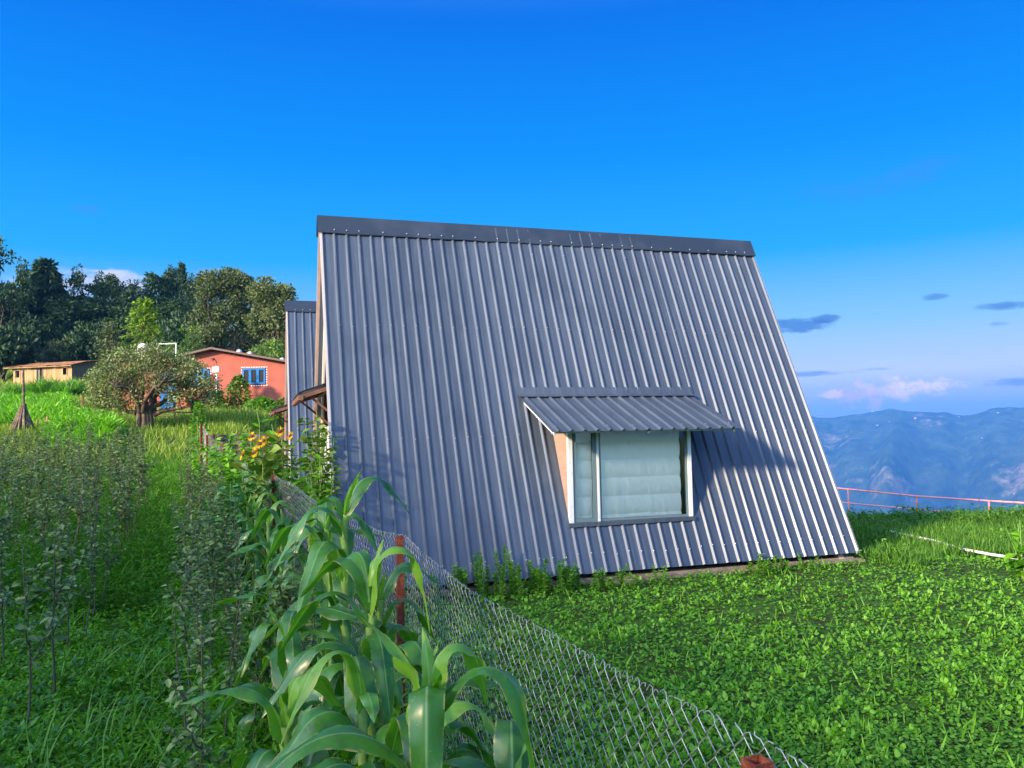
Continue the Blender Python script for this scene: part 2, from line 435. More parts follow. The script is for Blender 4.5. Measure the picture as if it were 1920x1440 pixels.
L_CORN = leafmat('corn_leaf', (.024, .105, .018), (.060, .200, .026), .28, .36, .6, (2.0, 2.1, .25), midrib=(.20, .32, .12), obj_var=.3)
L_CORNPALE = leafmat('young_corn_leaf', (.10, .26, .03), (.16, .34, .04), .4, .42, .5, (1.6, 1.7, .4), midrib=(.3, .42, .15))
L_APPLE = leafmat('apple_leaf', (.035, .10, .035), (.18, .27, .09), .5, .25, .4, obj_var=.5)
L_WEED = leafmat('weed_leaf', (.036, .145, .004), (.14, .36, .012), .6, .35, .22)
L_WEEDBLUE = leafmat('blue_green_leaf', (.035, .13, .025), (.08, .25, .045), .5, .25, .3)
L_LAWN = leafmat('seedling_leaf', (.09, .28, .018), (.20, .44, .03), .5, .35, .4)
L_CLOVER = leafmat('clover_leaf', (.05, .17, .008), (.12, .31, .02), .6, .25, .3)
L_GRASS = leafmat('grass_blade', (.06, .19, .015), (.15, .34, .03), .5, .35, .35)
L_SHORTGRASS = leafmat('short_grass', (.035, .12, .012), (.10, .24, .025), .55, .3, .3)
L_DRYGRASS = leafmat('sunlit_grass', (.10, .20, .02), (.26, .33, .06), .6, .35, .3)
L_OLIVE = leafmat('small_tree_leaf', (.06, .10, .025), (.22, .27, .09), .5, .15, .4)
L_OAK = leafmat('oak_leaf', (.042, .068, .02), (.13, .155, .05), .6, .15, .3, obj_var=.3)
L_DARK = leafmat('dark_leaf', (.010, .032, .010), (.036, .078, .022), .6, .1, .3, obj_var=.4)
L_CONIFER = leafmat('needle_spray', (.012, .035, .018), (.035, .085, .030), .6, .1, .3, obj_var=.3)
L_BRIGHT = leafmat('bright_needles', (.09, .18, .008), (.24, .36, .02), .55, .25, .3)
L_VINE = leafmat('vine_leaf', (.05, .13, .015), (.15, .24, .03), .5, .2, .4)
L_PETAL = leafmat('yellow_petal', (.72, .42, .01), (.85, .58, .02), .6, .3, .2, (1.1, 1.0, .4))


def soil_fn(q, b, tcn, out):
    n = q.noise(tcn, 1.1, 6, .6); n3 = q.noise(tcn, 9.0, 6, .7)
    c = q.mix(q.ss(n3, .38, .56), (.040, .032, .018), (.045, .11, .015))
    c = q.mix(q.ss(n, .45, .62), c, (.05, .11, .02))
    sp = q.n('ShaderNodeSeparateXYZ', {0: tcn})
    away = q.m('MAXIMUM', q.m('SUBTRACT', 1.0, q.ss(sp.outputs[1], -4.0, 0.0)), q.ss(sp.outputs[1], 22.0, 30.0))
    c = q.mix(away, c, q.mix(q.ss(n, .4, .6), (.10, .17, .035), (.17, .24, .06)))
    q.t.links.new(c, b.inputs['Base Color'])
    bn = q.n('ShaderNodeBump', {'Strength': .8, 'Distance': .05, 'Height': n3})
    q.t.links.new(bn.outputs[0], b.inputs['Normal'])


M_SOIL = mat('soil_and_grass', (.03, .05, .015), .95, 0, .1, fn=soil_fn)


def hill_fn(q, b, tcn, out):
    n = q.noise(tcn, .0016, 8, .62); n2 = q.noise(tcn, .02, 5, .6)
    sp = q.n('ShaderNodeSeparateXYZ', {0: tcn})
    band = q.m('SUBTRACT', 1.0, q.ss(q.m('ABSOLUTE', q.m('ADD', sp.outputs[2], 190.0)), 30.0, 120.0))
    c = q.mix(q.ss(n2, .35, .7), (.016, .034, .016), (.050, .080, .034))
    c = q.mix(q.m('MULTIPLY', q.ss(q.noise(tcn, .006, 5, .6), .45, .65), .5), c, (.075, .105, .045))
    f = q.m('MULTIPLY', q.ss(q.m('ADD', q.m('ADD', q.m('MULTIPLY', n, .8), q.m('MULTIPLY', n2, .2)), q.m('MULTIPLY', band, .06)), .57, .66), .55)
    c = q.mix(f, c, (.34, .25, .16))
    c = q.mix(q.m('MULTIPLY', q.ss(q.noise(tcn, .055, 3, .6), .42, .6), .45), c, (.014, .028, .016))
    q.t.links.new(c, b.inputs['Base Color'])
    bn = q.n('ShaderNodeBump', {'Strength': .6, 'Distance': 10.0, 'Height': n2})
    q.t.links.new(bn.outputs[0], b.inputs['Normal'])


M_HILL = mat('forested_hill', (.03, .05, .02), .95, 0, .05, fn=hill_fn)

# ------------------------------------------------------------------ templates
def leaf_tpl(w=.5, fold=.08, droop=.18):
    rows = [(0, .03), (.22, .72), (.5, 1.0), (.78, .68), (1, .02)]
    V = []
    for t, k in rows:
        z = -droop * t * t
        V += [(-w / 2 * k, t, z + fold * k), (0, t, z), (w / 2 * k, t, z + fold * k)]
    F = []
    for i in range(len(rows) - 1):
        a = i * 3; F += [(a, a + 1, a + 4, a + 3), (a + 1, a + 2, a + 5, a + 4)]
    return np.array(V, float), np.array(F)


def leaf3(w=.5, droop=.15):
    V = [(0, 0, 0), (w * .45, .3, .05), (w * .4, .7, .02 - droop * .4), (0, 1, -droop), (-w * .4, .7, .02 - droop * .4), (-w * .45, .3, .05), (0, .5, -.03)]
    return np.array(V, float), np.array([(0, 1, 6, 5), (1, 2, 3, 6), (5, 6, 3, 4)])


def quad_tpl(w=.6):
    return np.array([(0, 0, 0), (w / 2, .5, .06), (0, 1, -.06), (-w / 2, .5, .06)], float), np.array([(0, 1, 2, 3)])


def blade_tpl(bend=.35, w=.05):
    V = []; 
    for t, k in ((0, .8), (.35, 1), (.7, .7), (1, .05)):
        V += [(-w / 2 * k, t * (1 - .15 * t), -bend * t * t), (w / 2 * k, t * (1 - .15 * t), -bend * t * t)]
    return np.array(V, float), np.array([(0, 1, 3, 2), (2, 3, 5, 4), (4, 5, 7, 6)])


def round_tpl():
    a = np.linspace(0, 2 * math.pi, 7)[:-1]
    V = [(0.42 * math.sin(q), .5 - .5 * math.cos(q), .06 * math.cos(2 * q)) for q in a]
    return np.array(V, float), np.array([(0, 1, 2, 3), (0, 3, 4, 5)])


T_LEAF = leaf_tpl(); T_LEAF3 = leaf3(); T_QUAD = quad_tpl(); T_BLADE = blade_tpl(); T_ROUND = round_tpl()
T_BLADE2 = blade_tpl(.7, .045)


def dirs(n, lo, hi):
    """random unit vectors with elevation between lo and hi (degrees)"""
    a = rng.random(n) * 2 * math.pi; e = np.radians(lo + (hi - lo) * rng.random(n))
    return np.stack([np.cos(a) * np.cos(e), np.sin(a) * np.cos(e), np.sin(e)], 1)



# ------------------------------------------------------------------ ground and far hills
def stretch(lo, hi, n, dense):
    t = np.linspace(-1, 1, n); a = np.sinh(t * dense) / math.sinh(dense)
    return np.where(a < 0, -a * lo, a * hi)


gx = stretch(-170, 170, 330, 4.2) - 2; gy = stretch(-110, 262, 330, 4.0) + 8
GX, GY = np.meshgrid(gx, gy)
g = MB(); g.grid(np.stack([GX, GY, TZ(GX, GY)], -1))
gr = g.build('ground', M_SOIL); tag(gr, kind='structure')


def hill_h(a, r):
    x = r * np.sin(a); y = r * np.cos(a)
    base = np.interp(r, [200, 262, 600, 1400, 2600, 3300, 3900, 4500, 5200, 6600], [-140, -142, -320, -620, -640, -430, -170, 62, 30, -80])
    k = sm(r, 1800, 2800) * (1 - sm(r, 4700, 5300))
    aw_ = a + .010 * vn(a * 6, r / 700, 11) + .012 * vn(a * 3, r / 1500, 12)
    ph = (aw_ - .447) / .125 + .5; fr_ = np.abs(ph - np.floor(ph) - .5) * 2       # 0 on a spur, 1 in a ravine
    ph2 = (aw_ - .47) / .047 + .02 * np.sin(r / 400); fr2 = np.abs(ph2 - np.floor(ph2) - .5) * 2
    spur = 1 - 2 * np.sqrt(fr_ ** 2 + .004); spur2 = 1 - 2 * np.sqrt(fr2 ** 2 + .02)
    fall = 1 - .85 * sm(r, 3700, 4500)
    base = base + k * fall * (105 * spur + 34 * spur2 + 55 * vn(x / 480, y / 480, 13) + 26 * vn(x / 190, y / 190, 17))
    base = base + sm(r, 1000, 3000) * (9 * vn(x / 95, y / 95, 15) + 4 * vn(x / 40, y / 40, 18)) + sm(r, 3800, 4500) * 12 * vn(a * 11, r / 3000, 16) + 4 * sm(r, 4300, 4480) * vn(a * 190, r / 200, 19)
    return np.where(r < 264, -146, base)


ha = np.radians(np.linspace(-100, 100, 620)); hr = np.concatenate([[200, 255, 268, 320, 400, 520, 700, 900, 1150], np.linspace(1350, 5600, 190), [5800, 6200, 6600]])
HA, HR = np.meshgrid(ha, hr)
g = MB(); g.grid(np.stack([HR * np.sin(HA), HR * np.cos(HA), hill_h(HA, HR)], -1))
hl = g.build('hills', M_HILL); tag(hl, kind='structure')

# small white houses scattered over the far hillside
hh = thing('hillside_house', 'tiny pale house on the far blue mountainside', 'house', (0, 0, -500), 0, 'tiny houses on the far mountain')
b = MB(); b.box((-9, -5, -3), (9, 5, 6)); b.build('wall', M_CONC, hh)
b = MB(); b.prism([(-6, 6), (6, 6), (0, 10)], -10, 10, 0); b.build('roof', M_TINTOP, hh)
spots = [(1636, 773), (1645, 799), (1668, 792), (1716, 786), (1745, 800), (1812, 823), (1842, 823), (1798, 783), (1872, 776), (1903, 928), (1893, 931)]
for i, (px, py) in enumerate(spots):
    d = ray(px, py); P = None
    for t in np.arange(1500, 5600, 12):
        P = EYE + d * t; r_ = math.hypot(P[0], P[1])
        if P[2] < hill_h(np.array(math.atan2(P[0], P[1])), np.array(r_)): break
    o = hh if i == 0 else dup(hh, (0, 0, 0))
    o.location = (P[0], P[1], P[2] + 2); o.rotation_euler[2] = random.uniform(-.6, .6); s_ = random.uniform(.3, .6); o.scale = (s_, s_, s_)

# ------------------------------------------------------------------ the two metal cabins
HL, HH, HD = 7.0283, 4.906, 2.3104
SS_ = math.hypot(HH, HD)
RIB = HL / 41


def rp(u, s, n):
    u, s, n = np.broadcast_arrays(np.asarray(u, float), np.asarray(s, float), np.asarray(n, float))
    return np.stack([u, s * HD / SS_ - n * HH / SS_, s * HH / SS_ + n * HD / SS_], -1)


def rib_profile(u0, u1):
    us = []; ns = []
    def put(u, n):
        if u0 - 1e-6 <= u <= u1 + 1e-6: us.append(u); ns.append(n)
    k0 = int(math.floor(u0 / RIB)) - 1; k1 = int(math.ceil(u1 / RIB)) + 1
    put(u0, 0)
    for k in range(k0, k1):
        c = k * RIB
        for du, n in ((-.029, 0), (-.008, .024), (.008, .024), (.016, 0), (.5 * RIB, 0.0)):
            if u0 + .004 < c + du < u1 - .004: put(c + du, n)
    put(u1, 0)
    us = np.array(us); ns = np.array(ns)
    cc = np.round(us / RIB) * RIB; dd = us - cc
    ns = np.interp(dd, [-.029, -.008, .008, .016], [0, .024, .024, 0])
    return us, ns


def sheet(b, u0, u1, s0, s1, n0=0.0, P=rp, seg=10, thick=.004, wavy=.003):
    us, ns = rib_profile(u0, u1); s = np.linspace(s0, s1, seg + 1)
    U, Sg = np.meshgrid(us, s); N = np.broadcast_to(ns, U.shape) + n0 + wavy * vn(U * 1.7, Sg * 1.1, 21)
    top = P(U, Sg, N); bot = P(U, Sg, N - thick)
    b.grid(top, 0, smooth=False); b.grid(bot[:, ::-1], 0, smooth=False)
    for e in (0, -1):
        b.grid(np.stack([top[e], bot[e]], 0) if e else np.stack([bot[e], top[e]], 0), 0, smooth=False)
        b.grid(np.stack([top[:, e], bot[:, e]], 0), 0, smooth=False)


def screw(b, P, nrm, r=.0075, mt=0):
    a = np.arange(6) * math.pi / 3
    x = np.cross(nrm, (1, 0, 0)); x /= np.linalg.norm(x); y = np.cross(nrm, x)
    V = np.array([P + r * (math.cos(q) * x + math.sin(q) * y) for q in a] + [P + nrm * r * .8])
    b.add(V, [[i, (i + 1) % 6, 6] for i in range(6)], mt)


NF = np.array([0, -HH / SS_, HD / SS_])
bl0 = (-1.96584689, 9.00669402, 0.0)
cab = thing('metal_cabin', 'large near A-frame cabin clad in dark ribbed metal sheet with an awning over its window', 'cabin', bl0, YAW, 'steep metal clad cabins')
W0, W1, WZ0, WZ1, WY = 2.88, 4.63, .62, 1.945, .29
AU0, AU1 = 2.49, 5.106
b = MB()
sheet(b, 0, AU0, .06, SS_ - .02)
sheet(b, AU1, HL, .06, SS_ - .02)
sheet(b, AU0, AU1, .06, .70)
sheet(b, AU0, W0 + .015, .70, 2.56, -.001); sheet(b, W1 - .015, AU1, .70, 2.56, -.001)
sheet(b, AU0 - .02, AU1 + .02, 2.60, SS_ - .02, .012)
for row in (3.6, 1.935, .29, 4.95):
    for k in range(1, 41):
        u = k * RIB
        if AU0 < u < AU1 and 0.7 < row < 2.6: continue
        if row == 4.95 and k % 3: continue
        screw(b, rp(u + random.uniform(-.004, .004), row + random.uniform(-.02, .02), .027 + (.012 if AU0 < u < AU1 and row > 2.6 else 0)), NF, .0062, 1)
b.build('roof_sheet', [M_ROOF, M_SCREW], cab)
b = MB()
MIR = lambda u, s, n: rp(u, s, n) * np.array([1, -1, 1]) + np.array([0, 2 * HD, 0])
sheet(b, 0, HL, .06, SS_ - .02, P=MIR)
b.build('rear_roof_sheet', [M_ROOF], cab)
# ridge capping in three overlapping lengths
b = MB()
for u0, u1, n0 in ((-.06, 2.45, .034), (2.43, 4.92, .036), (4.88, HL + .03, .042)):
    us = np.linspace(u0, u1, 24); w_ = .006 * vn(us * 5, us * 0, 33)
    rows = [rp(us, SS_ - .285 + w_, n0 - .006 + .5 * w_), rp(us, SS_ - .28, n0), rp(us, SS_ - .14, n0 + .004 * vn(us * 3, us * 0 + 5, 34)), rp(us, SS_ + .02, n0)]
    m_ = [MIR(us, SS_ - .14, n0), MIR(us, SS_ - .28, n0)]
    b.grid(np.stack(rows + m_), smooth=False); b.grid(np.stack(rows + m_)[::-1] - np.array([0, 0, .004]), smooth=False)
for k in range(1, 41):
    if k in (4, 6, 12, 14, 16, 18, 21, 23, 29, 31, 33, 35, 37): continue
    screw(b, rp(k * RIB, SS_ - .235, .044), NF, .011, 1)
b.build('ridge_cap', [M_CAP, M_SCREW], cab)
# edge trims at both ends of the front slope
for u0, u1 in ((-.03, .012), (HL - .012, HL + .02)):
    b = MB(); s_ = np.linspace(.05, SS_ - .28, 12)
    A = [rp(u0, s_, -.05), rp(u0, s_, .012), rp(u1, s_, .012), rp(u1, s_, .002)]
    b.grid(np.stack(A, 0), smooth=False); b.grid(np.stack(A, 0)[::-1] + np.array([0.003, .003, 0]), smooth=False)
    b.build('edge_trim', M_TINTOP, cab)
# gable walls
for gu, sgn in ((.22, -1), (HL - .22, 1)):
    b = MB(); y0, y1 = .06, 2 * HD - .06
    b.prism([(y0, -.1), (y1, -.1), (HD, HH * (1 - .06 / HD) - .0)], gu - .04, gu + .04, 0)
    for k in range(17):
        y = .2 + k * .265
        top = HH * (1 - abs(y - HD) / HD) - .12
        if top > .1: b.box((gu + sgn * .04 - .012, y - .014, 0), (gu + sgn * .04 + .012, y + .014, top), 1 if k % 3 == 0 else 0)
    w = b.build('gable_wall', [M_SIDING, M_TRIM], cab)
# verge boards of the left gable (cream inner line, brown outer line)
b = MB()
for yy, dz in ((0, 0), ):
    b.beam((.09, 2 * HD - .06, .1), (.09, HD + .03, HH - .12), .16, .03, 0, up=(1, 0, 0))
b.build('verge_board', [M_TRIM], cab)
b = MB(); b.beam((.02, 2 * HD + .02, .05), (.02, HD + .05, HH - .05), .05, .10, 0, up=(1, 0, 0)); b.build('barge_trim', [M_SIDING], cab)
# lower pale boarding, wooden door and porch canopy at the left gable
b = MB(); b.box((.13, .95, -.05), (.165, 3.9, 1.95)); b.build('pale_boarding', M_WHITEWALL, cab)
b = MB(); b.box((.085, 1.15, 0), (.13, 2.0, 1.92))
for k in range(3):
    b.box((.075, 1.22 + k * .25, .1), (.09, 1.40 + k * .25, 1.8))
dr = b.build('door', M_ORANGE, cab)
b = MB(); b.beam((.05, 1.9, .9), (.05, 1.9, 1.06), .02, .02); b.build('handle', M_SCREW, dr)
cn = MB(); Pc = lambda u, s, n: np.stack([.30 - np.asarray(s) + 0 * np.asarray(u), 1.3 + np.asarray(u), 2.58 - .34 * np.asarray(s) + np.asarray(n)], -1)
sheet(cn, 0, 2.1, 0, .68, 0, P=Pc, seg=2)
cno = cn.build('porch_canopy', M_ROOF, cab)
b = MB(); b.box((-.37, 1.3, 2.27), (-.31, 3.4, 2.335)); b.box((.0, 1.3, 2.40), (.05, 3.4, 2.45))
for y in (1.34, 2.3, 3.3): b.beam((.28, y, 2.52), (-.36, y, 2.30), .04, .05)
b.build('bearer', M_AWNUNDER, cno)
b = MB()
for y in (1.4, 3.3):
    b = MB(); b.beam((.16, y, 2.0), (-.22, y, 2.32), .03, .03, up=(0, 1, 0)); b.build('strut', M_AWNUNDER, cno)
# plinth
b = MB(); b.box((.12, .10, -.25), (HL - .02, 2 * HD - .1, -.012)); b.box((3.3, -.02, -.25), (5.0, .10, -.05)); b.box((6.2, -.05, -.25), (HL + .05, .10, -.03)); b.build('plinth', M_CONC, cab)
# projecting window
win = MB()
win.box((W0, WY - .01, WZ0 + .03), (W0 + .055, WY + .05, WZ1), 0); win.box((W1 - .05, WY - .01, WZ0 + .03), (W1, WY + .05, WZ1), 0)
win.box((W0 + .055, WY, WZ1 - .05), (W1 - .05, WY + .05, WZ1), 0)
wo = win.build('dormer_window', [M_FRAME], cab)
b = MB(); b.box((W0 - .02, WY - .045, WZ0 - .02), (W1 + .02, WY + .07, WZ0 + .028)); b.build('sill', M_ROOF, wo)
b = MB(); zc0, zc1 = WZ0 + .03, WZ1 - .05
def rect_frame(b, x0, x1, z0, z1, t, y0, y1):
    b.box((x0, y0, z0), (x0 + t, y1, z1)); b.box((x1 - t, y0, z0), (x1, y1, z1)); b.box((x0 + t, y0 + .001, z0), (x1 - t, y1 - .001, z0 + t)); b.box((x0 + t, y0 + .001, z1 - t), (x1 - t, y1 - .001, z1))
rect_frame(b, W0 + .056, 3.268, zc0, zc1, .052, WY + .006, WY + .045)
rect_frame(b, 3.30, W1 - .051, zc0, zc1, .030, WY + .012, WY + .045)
b.build('sash', M_SASH, wo)
b = MB(); b.box((3.27, WY - .006, zc0), (3.299, WY + .05, zc1)); b.box((3.04, WY, 1.70), (3.16, WY + .005, 1.705)); b.build('mullion', M_FRAME, wo)
for x0, x1 in ((W0 + .108, 3.216), (3.33, W1 - .081)):
    b = MB(); b.box((x0, WY + .022, zc0 + .03), (x1, WY + .026, zc1 - .03)); b.build('pane', M_GLASS, wo)
# roman blind: sagging cloth between sewn rods
bx = np.linspace(W0 + .075, W1 - .135, 90); bz = np.linspace(WZ0 + .06, WZ1 - .02, 110)
BX, BZ = np.meshgrid(bx, bz); seam = .235
ph = ((BZ - WZ0 - .10) % seam) / seam
yy = WY + .08 - .028 * np.sin(ph * math.pi) ** .6 - .005 * vn(BX * 9 + 2 * BZ, BZ * 2.0, 41) - .006 * vn(BX * 22 + 3 * BZ, BZ * 3.0, 42) * (BX > 3.3)
yy -= .010 * np.exp(-((BX - 3.66) / .006) ** 2) * .4
b = MB(); b.grid(np.stack([BX, yy, BZ], -1)); b.grid(np.stack([BX, yy + .004, BZ], -1)[::-1]); b.build('blind', M_BLIND, wo)
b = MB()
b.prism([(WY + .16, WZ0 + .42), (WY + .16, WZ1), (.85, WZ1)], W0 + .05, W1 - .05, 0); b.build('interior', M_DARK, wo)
for u0 in (W0 + .002, W1 - .022):
    b = MB(); b.prism([(WY + .03, WZ0 + .0), (WY + .03, WZ1 + .01), (.97, 2.20), (.96, 2.13)], u0, u0 + .02, 0); b.build('cheek', M_PINK, cab)
# awning
AZ0, AY0, AZ1, AY1 = 2.285, 1.06, 1.80, -.21
al = math.hypot(AZ0 - AZ1, AY0 - AY1); an = np.array([0, -(AZ0 - AZ1), (AY0 - AY1)]) / al
def Pa(u, s, n):
    u, s, n = np.broadcast_arrays(np.asarray(u, float), np.asarray(s, float), np.asarray(n, float))
    return np.stack([u, AY0 + (AY1 - AY0) * s / al - n * (AZ0 - AZ1) / al, AZ0 + (AZ1 - AZ0) * s / al + n * (AY0 - AY1) / al], -1)
b = MB(); sheet(b, AU0, AU1, 0, al, 0, P=Pa, seg=5)
for k in range(15, 30, 2): screw(b, Pa(k * RIB, al - .12, .028), an, .008, 1)
aw = b.build('awning', [M_ROOF, M_SCREW], cab)
b = MB(); us = np.linspace(AU0 - .02, AU1 + .02, 30); wv = .004 * vn(us * 4, us * 0, 51)
A = np.stack([rp(us, 2.665 + wv, .018), rp(us, 2.645, .034), rp(us, 2.54, .036 + wv), Pa(us, .07 + wv, .033), Pa(us, .085 + wv, .029)])
b.grid(A, smooth=False); b.grid(A[::-1] - np.array([0, 0, .004]), smooth=False); b.build('flashing', M_ROOF, aw)
b = MB()
for u in (AU0 + .06, (AU0 + AU1) / 2, AU1 - .08): b.beam(Pa(u, .12, -.045), Pa(u, al - .05, -.045), .035, .035)
b.beam(Pa(AU0 + .03, al - .10, -.045), Pa(AU1 - .03, al - .10, -.045), .03, .03); b.beam(Pa(AU0 + .03, al * .5, -.045), Pa(AU1 - .03, al * .5, -.045), .03, .03)
b.build('bracket', M_FRAME, aw)
# the rear cabin: a copy further back along the terrace
P2 = at(538.5, 566, 18.45)
yv = np.array([-math.sin(YAW), math.cos(YAW)])
cab2 = dup(cab, (P2[0] - HD * yv[0], P2[1] - HD * yv[1], P2[2] - HH), YAW, label='smaller looking rear metal A-frame cabin standing between the red house and the near cabin')

# ------------------------------------------------------------------ chain link fence
FP = np.array([(1.75, -1.6), (.462, 1.60), (-.735, 5.16), (-2.99, 10.0), (-6.13, 17.0), (-7.25, 19.0), (-8.17, 21.0)])
FZ = np.array([1.15, 1.155, 1.15, 1.34, 1.72, 1.89, 2.19])
fa = np.concatenate([[0], np.cumsum(np.linalg.norm(np.diff(FP, axis=0), axis=1))])


def fence_pt(a, k=None):
    return np.stack([np.interp(a, fa, FP[:, 0]), np.interp(a, fa, FP[:, 1])], -1)


def fence_top(a):
    z = np.interp(a, fa, FZ); i = np.clip(np.searchsorted(fa, a) - 1, 0, len(fa) - 2)
    t = (a - fa[i]) / (fa[i + 1] - fa[i]); return z - .012 - .055 * 4 * t * (1 - t) * (fa[i + 1] - fa[i]) / 3.8


fn_ = thing('chain_link_fence', 'sagging galvanised chain link fence on rusty red posts running past the corn', 'fence', (FP[1][0], FP[1][1], 0))
off = np.array([FP[1][0], FP[1][1], 0])
b = MB(); hp = .036; ncol = int(fa[-1] / hp)
for k in range(ncol):
    a_mid = (k + .5) * hp; far = a_mid > 12
    base = fence_pt(np.array([a_mid]))[0]; z0 = float(TZ(base[0], base[1])) - .02; z1 = float(fence_top(np.array([a_mid]))[0])
    nr = max(4, int(round((z1 - z0) / hp))); j = np.arange(nr + 1); colx = (k + (j + k) % 2) * hp; zz = z1 - (nr - j) * hp
    # rounded zigzag
    t = np.array([0.14, .86]); dz = np.diff(zz); dx = np.diff(colx)
    A = (colx[:-1, None] + dx[:, None] * np.array([.06, .94])[None]).ravel(); Zc = (zz[:-1, None] + dz[:, None] * t[None]).ravel()
    if far: A, Zc = colx, zz
    # twisted barb at the top
    dirn = 1 if (nr + k) % 2 else -1
    if not far:
        A = np.append(A, [A[-1] + dirn * .010, A[-1] + dirn * .026 + random.uniform(-.006, .006), A[-1] + dirn * .034]); Zc = np.append(Zc, [z1 + .010, z1 + .013 + random.uniform(-.004, .006), z1 + .004 + random.uniform(-.01, .014)])
    xy = fence_pt(np.clip(A, 0, fa[-1])); i0 = min(np.searchsorted(fa, a_mid) - 1, len(fa) - 2)
    tg = (FP[i0 + 1] - FP[i0]); tg = tg / np.linalg.norm(tg); nm = np.array([-tg[1], tg[0]])
    hfrac = (Zc - z0) / (z1 - z0)
    bul = .05 * vn(A * .9, Zc * 1.3, 61) * np.minimum(1, hfrac * 1.5) - .045 + .0018 * np.where(np.arange(len(A)) % 4 < 2, 1, -1)
    P = np.stack([xy[:, 0] + nm[0] * bul, xy[:, 1] + nm[1] * bul, Zc + .012 * vn(A * 1.4, Zc * 0, 62) * hfrac], -1)
    b.tube(P - off, .0017 if not far else .0014, 3 if far else 4, cap=False, var=random.random())
b.build('wire_mesh', M_GALV, fn_)
for i in range(1, len(FP)):
    x, y = FP[i]; z0 = float(TZ(x, y)); z1 = FZ[i] + (.0 if i == 1 else .01)
    b = MB(); ang = .35 if i == 1 else .1 + .1 * i
    Rz = np.array([[math.cos(ang), -math.sin(ang), 0], [math.sin(ang), math.cos(ang), 0], [0, 0, 1]])
    o_ = np.array([x, y, 0]) - off
    if i == 1:   # hollow square tube
        q = .022; t = .0035
        for lo, hi in (((-q, -q), (q, -q + t)), ((-q, q - t), (q, q)), ((-q, -q + t), (-q + t, q - t)), ((q - t, -q + t), (q, q - t))):
            b.box((lo[0], lo[1], z0 - .1), (hi[0], hi[1], z1), 0, R=Rz, o=o_)
    else:        # angle iron
        q = .045
        b.box((-q / 2, -.003, z0 - .1), (q / 2, .003, z1), 0, R=Rz, o=o_); b.box((-q / 2, .003, z0 - .1), (-q / 2 + .006, q, z1), 0, R=Rz, o=o_)
    b.build('post', M_RUST, fn_)

# ------------------------------------------------------------------ pink railing, white kerb pipe
rl = thing('pipe_railing', 'low faded pink pipe railing at the edge of the drop beyond the lawn', 'railing', tuple(at(1590, 960, 21)))
ro = np.array(rl.location)
PP = [(1530, 911, 936, 21.4), (1590, 917, 943, 21.0), (1718, 930, 955, 20.2), (1854, 939, 966, 19.5), (1990, 947, 975, 18.8), (2130, 956, 985, 18.2)]
top = [at(a, t_, Y) for a, t_, b_, Y in PP]; low = [at(a, b_, Y) for a, t_, b_, Y in PP]
b = MB(); b.tube(np.array(top) - ro, .021, 8); b.build('rail', M_PINKRAIL, rl)
b = MB(); b.tube(np.array(low) - ro, .017, 8); b.build('rail', M_PINKRAIL, rl)
for t_ in top:
    b = MB(); z0 = float(TZ(t_[0], t_[1])) - .1; b.tube([(t_[0] - ro[0], t_[1] - ro[1], z0 - ro[2]), (t_[0] - ro[0], t_[1] - ro[1], (z0 + t_[2]) / 2 - ro[2]), t_ - ro], .022, 8); b.build('post', M_PINKRAIL, rl)
pts = []
for px, py in ((1668, 1002), (1700, 1010), (1752, 1023), (1806, 1037), (1860, 1048), (1925, 1062), (1990, 1080), (2060, 1105)):
    p = ground(px, py + 3); p[2] = TZ(p[0], p[1]) + .095 + random.uniform(-.02, .02); pts.append(p)
b = MB(); b.tube(pts, .020, 8); kp = b.build('white_pipe', M_WHITEPIPE); tag(kp, 'thin white pipe lying across the grass near the pink railing', 'pipe')

# ------------------------------------------------------------------ red house
YH = 42.0
def hx(px, py=760): return at(px, py, YH)
hc = at(440, 760, YH); zb = 2.9
rh = thing('red_house', 'terracotta red house with blue windows behind the gnarled tree', 'house', (hc[0], hc[1], zb))
ho = np.array([hc[0], hc[1], zb])
def hp_(px, py, dy=0.0):
    p = at(px, py, YH) - ho; return np.array([p[0], dy, p[2]])
b = MB()
prof = [hp_(352, 765), hp_(352, 667), hp_(401, 657), hp_(537, 680), hp_(620, 693), hp_(620, 765)]
poly = [(p[0], p[2]) for p in prof]; poly[0] = (poly[0][0], -.6); poly[-1] = (poly[-1][0], -.6)
n_ = len(poly); V = [(p[0], 0, p[1]) for p in poly] + [(p[0], 6.5, p[1]) for p in poly]
for i in range(n_): b.add([V[i], V[(i + 1) % n_], V[n_ + (i + 1) % n_], V[n_ + i]], [[0, 1, 2, 3]])
for base in (0, n_):
    vs = V[base:base + n_]; b.add(vs, [[0, 1, 2, 5], [2, 3, 5, 5][:3], [3, 4, 5, 5][:3]][0:1]); b.add(vs, [[2, 3, 5], [3, 4, 5]])
lx0, lx1, lz = hp_(226, 765)[0], hp_(352, 765)[0], hp_(290, 676)[2]
b.box((lx0, .001, -.6), (lx1 - .002, 6.0, lz))
b.build('wall', M_REDWALL, rh)
b = MB()
for (a, c) in ((0, 1), (1, 2)):
    A = [(hp_(347, 669), hp_(401, 656)), (hp_(401, 656), hp_(626, 695))][a]
    p, q = A; th = .10; dv = np.array([0, 0, th])
    V = [p + (0, -.45, 0), q + (0, -.45, 0), q + (0, 7, 0), p + (0, 7, 0)]; V = np.array(V + [v_ + dv for v_ in V])
    b.add(V, [[0, 1, 2, 3], [0, 4, 5, 1], [1, 5, 6, 2], [3, 7, 4, 0]], 0); b.add(V + [0, 0, .002], [[4, 7, 6, 5]], 1)
b.box((lx0 - .2, -.2, lz), (lx1 - .05, 6.2, lz + .12), 0)
ro_ = b.build('roof', [M_ROOFTIN, M_TINTOP], rh)
